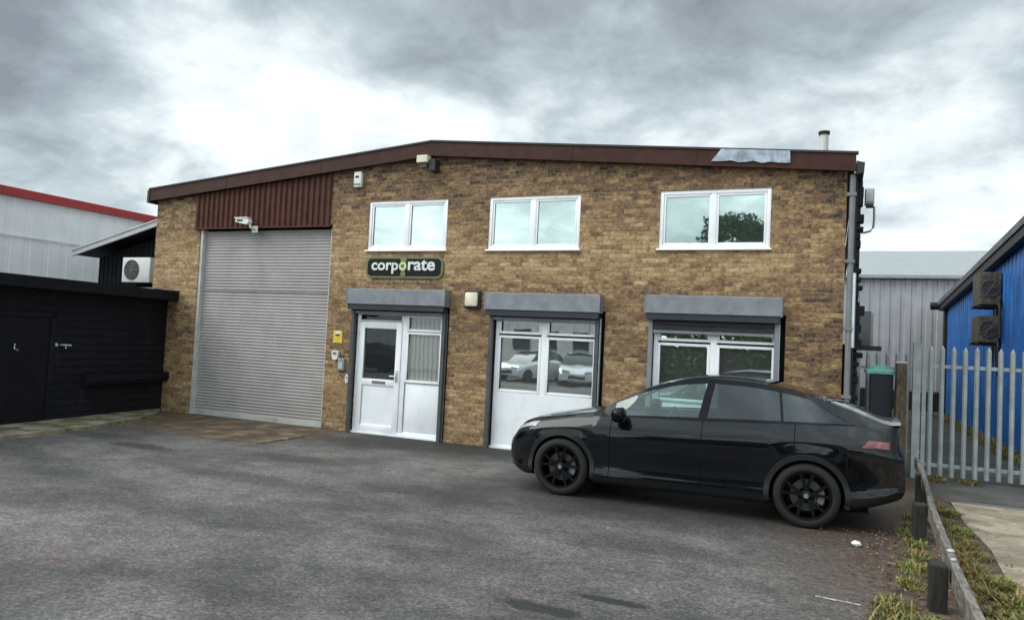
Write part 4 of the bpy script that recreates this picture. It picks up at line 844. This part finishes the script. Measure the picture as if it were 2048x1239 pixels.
for nm, args, mt in (('headlight', (.13, .50, 5.25, 5.85, .006, 12, 3, .02, .05), 'lamp_clear'), ('taillight', (4.30, 4.62, 4.72, 5.25, .006, 12, 4, .09, .02), 'tail_red'),
                     ('sill_trim', (1.30, 3.33, .25, 1.9, .006, 20, 3), 'car_trim'), ('bumper_trim', (.0, .42, .3, 1.9, .006, 10, 3), 'car_trim'), ('bumper_trim', (4.20, 4.745, .2, 2.2, .006, 10, 3), 'car_trim'), ('door_handle', (2.33, 2.52, 4.72, 4.86, .004, 5, 1), 'car_trim'), ('door_handle', (3.36, 3.55, 4.72, 4.86, .004, 5, 1), 'car_trim')):
    if 1:
        for fs in (0, 1):
            m = MB(); patch(m, *args, far=False)
            if fs: m.v = [(x, 2 * CARY - y, z) for x, y, z in m.v]; m.f = [f[::-1] for f in m.f]
            o = m.build(nm, mt, CT, smooth=40, recalc=False)
            if nm == 'taillight':
                m = MB(); patch(m, 4.44, 4.51, 4.78, 5.20, .011, 4, 3, .05, .04, far=False)
                if fs: m.v = [(x, 2 * CARY - y, z) for x, y, z in m.v]; m.f = [f[::-1] for f in m.f]
                m.build('reversing_lamp', 'lamp_dim', o, smooth=40, recalc=False)
# spoiler lip, wheel arch trim, liners
m = MB(); P = []
for i in range(17):
    y = -.62 + 1.24 * i / 16; e = 1 - (abs(y) / .66) ** 3 * .35; zz = 1.165 + .03 * (1 - (y / .65) ** 2)
    P.append([(4.50, y, zz + .008), (4.63, y, zz + .012), (4.65 + .06 * e, y, zz + .018), (4.655 + .06 * e, y, zz + .004), (4.60, y, zz - .03)])
m.grid([[cw(p) for p in r] for r in P]); m.build('spoiler', 'car_black', CT, smooth=50)
def arch_y(x, z): return Wf(x) * np.interp((z - Z0(x)) / (Z5(x) - Z0(x)), [p[0] for p in PROF], [p[1] for p in PROF])
ln = MB()
for xc in (XF, XR):
    tr = MB()
    P, Q = [], []
    for i in range(33):
        a = math.pi * (-.075 + 1.15 * i / 32); ca, sa = math.cos(a), math.sin(a); r = []
        for rad, o in ((RA - .012, -.03), (RA - .010, .010), (RA + .045, .012), (RA + .052, -.004)):
            x, z = xc + rad * ca, ZW + rad * sa; z = max(z, .19); r.append((x, -max(arch_y(x, z), Wf(x) * .97) - o, z))
        P.append(r); x, z = xc + (RA + .002) * ca, max(ZW + (RA + .002) * sa, .17); Q.append([(x, -Wf(x) * .96, z), (x, -.50, z)])
    both(ln, Q)
    tr.grid([[cw(p) for p in r] for r in P]); tr.build('arch_trim', 'car_trim', CT, smooth=40); tr = MB(); tr.grid([[cw(p) for p in r] for r in mir(P)], flip=True); tr.build('arch_trim', 'car_trim', CT, smooth=40)
    for s in (-1, 1): ln.add([cw((xc + .46 * math.cos(2 * math.pi * i / 24), s * .52, .42 + .46 * math.sin(2 * math.pi * i / 24))) for i in range(24)], [tuple(range(24))])
ln.add([cw(p) for p in ((.5, -.85, .20), (4.4, -.85, .22), (4.4, .85, .22), (.5, .85, .20))], [(0, 1, 2, 3)]); ln.build('underbody', 'black_plain', CT)
# cabin
for s in (-1, 1):
    m = MB(); m.box(*[CARX + a for a in (2.15, 2.65)], *sorted((CARY + s * .12, CARY + s * .62)), .35, .62, bev=.05); m.build('seat', 'seat_trim', CT)
    m = MB(); m.prism([(CARX + 2.56, .55), (CARX + 2.72, .55), (CARX + 2.86, 1.15), (CARX + 2.74, 1.18)], 'y', CARY + s * .37 - .23, CARY + s * .37 + .23); m.build('seat_back', 'seat_trim', CT)
    m = MB(); m.box(CARX + 2.80, CARX + 2.90, CARY + s * .37 - .13, CARY + s * .37 + .13, 1.19, 1.36, bev=.03); m.build('headrest', 'seat_trim', CT)
m = MB(); m.prism([(CARX + 3.45, .5), (CARX + 3.6, .5), (CARX + 3.75, 1.10), (CARX + 3.62, 1.14)], 'y', CARY - .62, CARY + .62); m.build('rear_seat', 'seat_trim', CT)
m = MB(); m.prism([(CARX + 1.30, .55), (CARX + 1.85, .55), (CARX + 1.80, .93), (CARX + 1.35, 1.0)], 'y', CARY - .72, CARY + .72); m.build('dashboard', 'seat_trim', CT)
m = MB(); bmx = bmesh.new(); P = []
for i in range(25):
    a = 2 * math.pi * i / 24; P.append([(1.98 + .05 * math.sin(a) + .02 * math.cos(b) * 0 , .37 + (.18 + .018 * math.cos(b)) * math.cos(a), .93 + (.18 + .018 * math.cos(b)) * math.sin(a) + 0) if False else (1.98 + .018 * math.sin(b) + .05 * math.sin(a), .37 + (.18 + .018 * math.cos(b)) * math.cos(a), .93 + (.18 + .018 * math.cos(b)) * math.sin(a)) for b in [2 * math.pi * j / 8 for j in range(9)]])
bmx.free(); m.grid([[cw(p) for p in r] for r in P]); m.build('steering_wheel', 'seat_trim', CT, smooth=60)
# mirrors
for s in (-1, 1):
    m = MB(); bm = bmesh.new(); bmesh.ops.create_uvsphere(bm, u_segments=20, v_segments=12, radius=1)
    for v in bm.verts:
        x, y, z = v.co; x = math.copysign(abs(x) ** .7, x); y = math.copysign(abs(y) ** .75, y); z = math.copysign(abs(z) ** .75, z)
        v.co = Vector((x * (.12 if x < 0 else .05), y * .13, z * .092))
    bm.verts.index_update(); m.add([cw((1.66 + v.co.x, s * (1.035) + v.co.y, 1.075 + v.co.z)) for v in bm.verts], [[v.index for v in f.verts] for f in bm.faces]); bm.free()
    m.tube([cw((1.66, s * .88, 1.045)), cw((1.655, s * .98, 1.045))], .03, 8); m.build('door_mirror', 'car_gloss_black', CT, smooth=50)
# wheels
def wheel(xc, s):
    yo = s * .955; d = -s      # outer face at yo, d points inwards
    t = MB(); t.lathe([(d * .0 + d * .03, .262), (d * .006, .275), (d * .0, .30), (d * .012, .335), (d * .035, .352), (d * .12, .356), (d * .22, .352), (d * .25, .335), (d * .25, .26)], CARX + xc, CARY + yo, ZW, 'y', 56)
    t.lathe([(d * .25, .262), (d * .25, 0)], CARX + xc, CARY + yo, ZW, 'y', 32)
    r = MB(); r.lathe([(d * .028, .264), (d * .014, .262), (d * .016, .246), (d * .04, .240), (d * .20, .225)], CARX + xc, CARY + yo, ZW, 'y', 56)
    r.lathe([(d * .018, 0), (d * .018, .028), (d * .026, .055), (d * .045, .062), (d * .08, .06)], CARX + xc, CARY + yo, ZW, 'y', 24)
    for k2 in range(5):
        for sd in (-1, 1):
            a0_ = 2 * math.pi * (k2 + .25) / 5 + sd * .10; a1_ = 2 * math.pi * (k2 + .25) / 5 + sd * .27; V = []
            for rad, ang, w, y in ((.050, a0_, .020, .030), (.15, (a0_ + a1_) / 2, .015, .022), (.248, a1_, .016, .020)):
                for o, yy in ((-w, y), (w, y), (w * .8, y + .035), (-w * .8, y + .035)):
                    V.append((CARX + xc + rad * math.cos(ang) - o * math.sin(ang), CARY + yo + d * yy, ZW + rad * math.sin(ang) + o * math.cos(ang)))
            r.add(V, [(i * 4 + j, i * 4 + (j + 1) % 4, i * 4 + 4 + (j + 1) % 4, i * 4 + 4 + j) for i in range(2) for j in range(4)])
    h = t.build('wheel', 'tyre', CT, smooth=40)
    r.build('rim', 'rim_black', h, smooth=35)
    b = MB(); b.lathe([(d * .10, .09), (d * .10, .175), (d * .125, .175)], CARX + xc, CARY + yo, ZW, 'y', 36); b.build('brake_disc', 'disc_steel', h)
    c = MB(); P = []
    for i in range(7):
        a = R(-28 + 56 * i / 6); P.append([(CARX + xc + rr * math.cos(a), CARY + yo + d * yy, ZW + rr * math.sin(a)) for rr, yy in ((.12, .10), (.125, .068), (.19, .068), (.195, .10))])
    c.grid(P); c.build('caliper', 'caliper', h)
    g = MB(); g.lathe([(d * .012, 0), (d * .012, .026), (d * .018, .028)], CARX + xc, CARY + yo, ZW, 'y', 16); g.build('hub_cap', 'caliper', h)
for xc in (XF, XR):
    for s in (-1, 1): wheel(xc, s)

# ------------------------------------------------------------------ what stands behind the viewer (seen in the window panes)
def tree(x, y, h, r, seed, label):
    q = random.Random(seed); T = thing('tree', (x, y, 0), label, 'tree', 'trees across the road')
    m = MB(); m.tube([(x, y, 0), (x + .1, y, h * .25), (x - .1, y + .1, h * .5), (x, y, h * .8)], [.28, .22, .15, .04], 9)
    for i in range(7):
        a = q.uniform(0, 6.28); zz = h * q.uniform(.3, .6); m.tube([(x, y, zz), (x + r * .4 * math.cos(a), y + r * .4 * math.sin(a), zz + h * .12), (x + r * .75 * math.cos(a), y + r * .75 * math.sin(a), zz + h * .2)], [.1, .06, .02], 6)
    m.build('trunk', 'bark', T, smooth=50)
    V, F = [], []; cl = []
    for i in range(46): a, e = q.uniform(0, 6.28), q.uniform(-.9, 1); rr = r * q.uniform(.35, .95); cl.append((x + rr * math.cos(a) * math.sqrt(1 - e * e * .8), y + rr * math.sin(a) * math.sqrt(1 - e * e * .8), h * .63 + e * h * .33, q.uniform(.5, 1.0) * r * .42))
    for i in range(13000):
        cx, cy, cz, cr = q.choice(cl); gx, gy, gz = (max(-1.5, min(1.5, q.gauss(0, 1))) for _ in range(3)); p = Vector((cx + gx * cr * .55, cy + gy * cr * .55, cz + gz * cr * .45)); s = q.uniform(.10, .22)
        u = Vector((q.gauss(0, 1), q.gauss(0, 1), q.gauss(0, 1))).normalized(); w = u.cross(Vector((q.gauss(0, 1), q.gauss(0, 1), q.gauss(0, 1)))).normalized(); o = len(V)
        V += [p + u * s, p + w * s * .6, p - u * s, p - w * s * .6]; F.append((o, o + 1, o + 2, o + 3))
    m = MB(); m.add(V, F); m.build('crown', 'tree_leaves', T, recalc=False)
tree(8.1, -40, 10.9, 3.4, 1, 'broad green tree across the road, right one of the pair in the upper window'); tree(5.0, -38, 8.9, 1.9, 2, 'smaller green tree across the road reflected in the upper window')
HG = tag(None or bpy.data.objects.new('hedge', None), 'tall dark green hedge across the road, reflected in the lower right window', 'hedge'); col.objects.link(HG); HG.location = (14, -31, 0); HG['_o'] = (14, -31, 0)
q = random.Random(31); V, F = [], []
for i in range(9000):
    x = q.uniform(4.5, 27); hh = 3.3 + .7 * math.sin(x * .9) + .5 * math.sin(x * 2.3); p = Vector((x, -31 + q.gauss(0, .5), hh * q.random() ** .75)); sz = q.uniform(.10, .24)
    u = Vector((q.gauss(0, 1), q.gauss(0, 1), q.gauss(0, 1))).normalized(); w = u.cross(Vector((q.gauss(0, 1), q.gauss(0, 1), q.gauss(0, 1)))).normalized(); o = len(V)
    V += [p + u * sz, p + w * sz * .6, p - u * sz, p - w * sz * .6]; F.append((o, o + 1, o + 2, o + 3))
m = MB(); m.add(V, F); m.build('foliage', 'hedge_leaves', HG, recalc=False)
m = MB(); m.box(4.8, 26.7, -31.4, -30.95, 0, 2.0); m.build('stems', 'bark', HG)
OP = thing('opposite_building', (-8, -25, 0), 'pale clad building across the road reflected in the ground floor panes', 'building')
m = MB(); m.grid([[(p[0], -p[1] - 50, p[2]) for p in r] for r in ribs(-24, 2.5, .55, -25, 0, lambda x: 4.2, .05)]); m.box(-24, 2.5, -34, -25.06, 0, 4.2); m.build('wall', 'render_wall', OP)
m = MB(); m.box(-24.2, 2.7, -34.2, -24.8, 4.2, 4.45); m.build('roof', 'roof_sheet', OP)
for i in range(4): m = MB(); m.box(-3.5 + i * 1.7, -2.6 + i * 1.7, -24.94, -24.9, 1.5, 2.5); m.build('window', 'window_dark', OP)
def hatch(wx, wy, rz, label, paint='car_white', nm='white_car', grp='white cars parked across the road'):
    x0, y0 = -2.1, 0
    t = thing(nm, (0, 0, 0), label, 'car', grp)
    sec = [(0, .28, .62, .70), (.25, .22, .80, .82), (.9, .2, .92, .86), (1.3, .2, .96, .87), (2.0, .2, .98, .87), (3.4, .2, 1.0, .87), (4.0, .25, .95, .82), (4.2, .35, .8, .74)]
    P = [[(x0 + x, y0 - w * .95, zl), (x0 + x, y0 - w, zl + .2), (x0 + x, y0 - w, zh - .12), (x0 + x, y0 - w * .88, zh), (x0 + x, y0 + w * .88, zh), (x0 + x, y0 + w, zh - .12), (x0 + x, y0 + w, zl + .2), (x0 + x, y0 + w * .95, zl)] for x, zl, zh, w in sec]
    m = MB(); m.grid(P); m.quad(*P[0]); m.quad(*P[-1]); m.build('body', paint, t, smooth=30)
    m = MB(); c = [(1.15, .95, .72), (1.85, 1.40, .60), (2.9, 1.46, .60), (3.7, 1.30, .60), (4.05, .95, .70)]
    P = [[(x0 + x, y0 - .78, .94), (x0 + x, y0 - w, z), (x0 + x, y0 + w, z), (x0 + x, y0 + .78, .94)] for x, z, w in c]; m.grid(P); m.build('cabin', 'window_dark', t, smooth=30)
    m = MB(); P = [[(x0 + x, y0 - w - .01, z - .05), (x0 + x, y0 - w + .06, z + .02), (x0 + x, y0 + w - .06, z + .02), (x0 + x, y0 + w + .01, z - .05)] for x, z, w in c[1:4]]; m.grid(P); m.build('roof', paint, t)
    for x in (.8, 3.4):
        for s in (-1, 1): m = MB(); m.lathe([(0, 0), (0, .2), (-.01 * s, .31), (-.2 * s, .31)], x0 + x, y0 + s * .88, .31, 'y', 20); m.build('wheel', 'tyre', t, smooth=40)
    m = MB(); [m.box(x0 + .02, x0 + .2, y0 + sy - .16, y0 + sy + .16, .58, .72, bev=.02) for sy in (-.5, .5)]; m.build('headlights', 'lamp_clear', t)
    m = MB(); m.box(x0 - .03, x0 + .1, y0 - .4, y0 + .4, .36, .5); m.build('grille', 'dark_trim', t)
    t.location = (wx, wy, 0); t.rotation_euler = (0, 0, rz)
hatch(.7, -21.5, R(-75), 'white hatchback across the road, left one of the two in the window panes'); hatch(3.3, -21, R(-105), 'white hatchback across the road, right one of the two in the window panes')
hatch(-8.2, -20, R(-20), 'dark blue hatchback across the road reflected beside the entrance door', 'bin_dark', 'blue_car', None)
unroot()
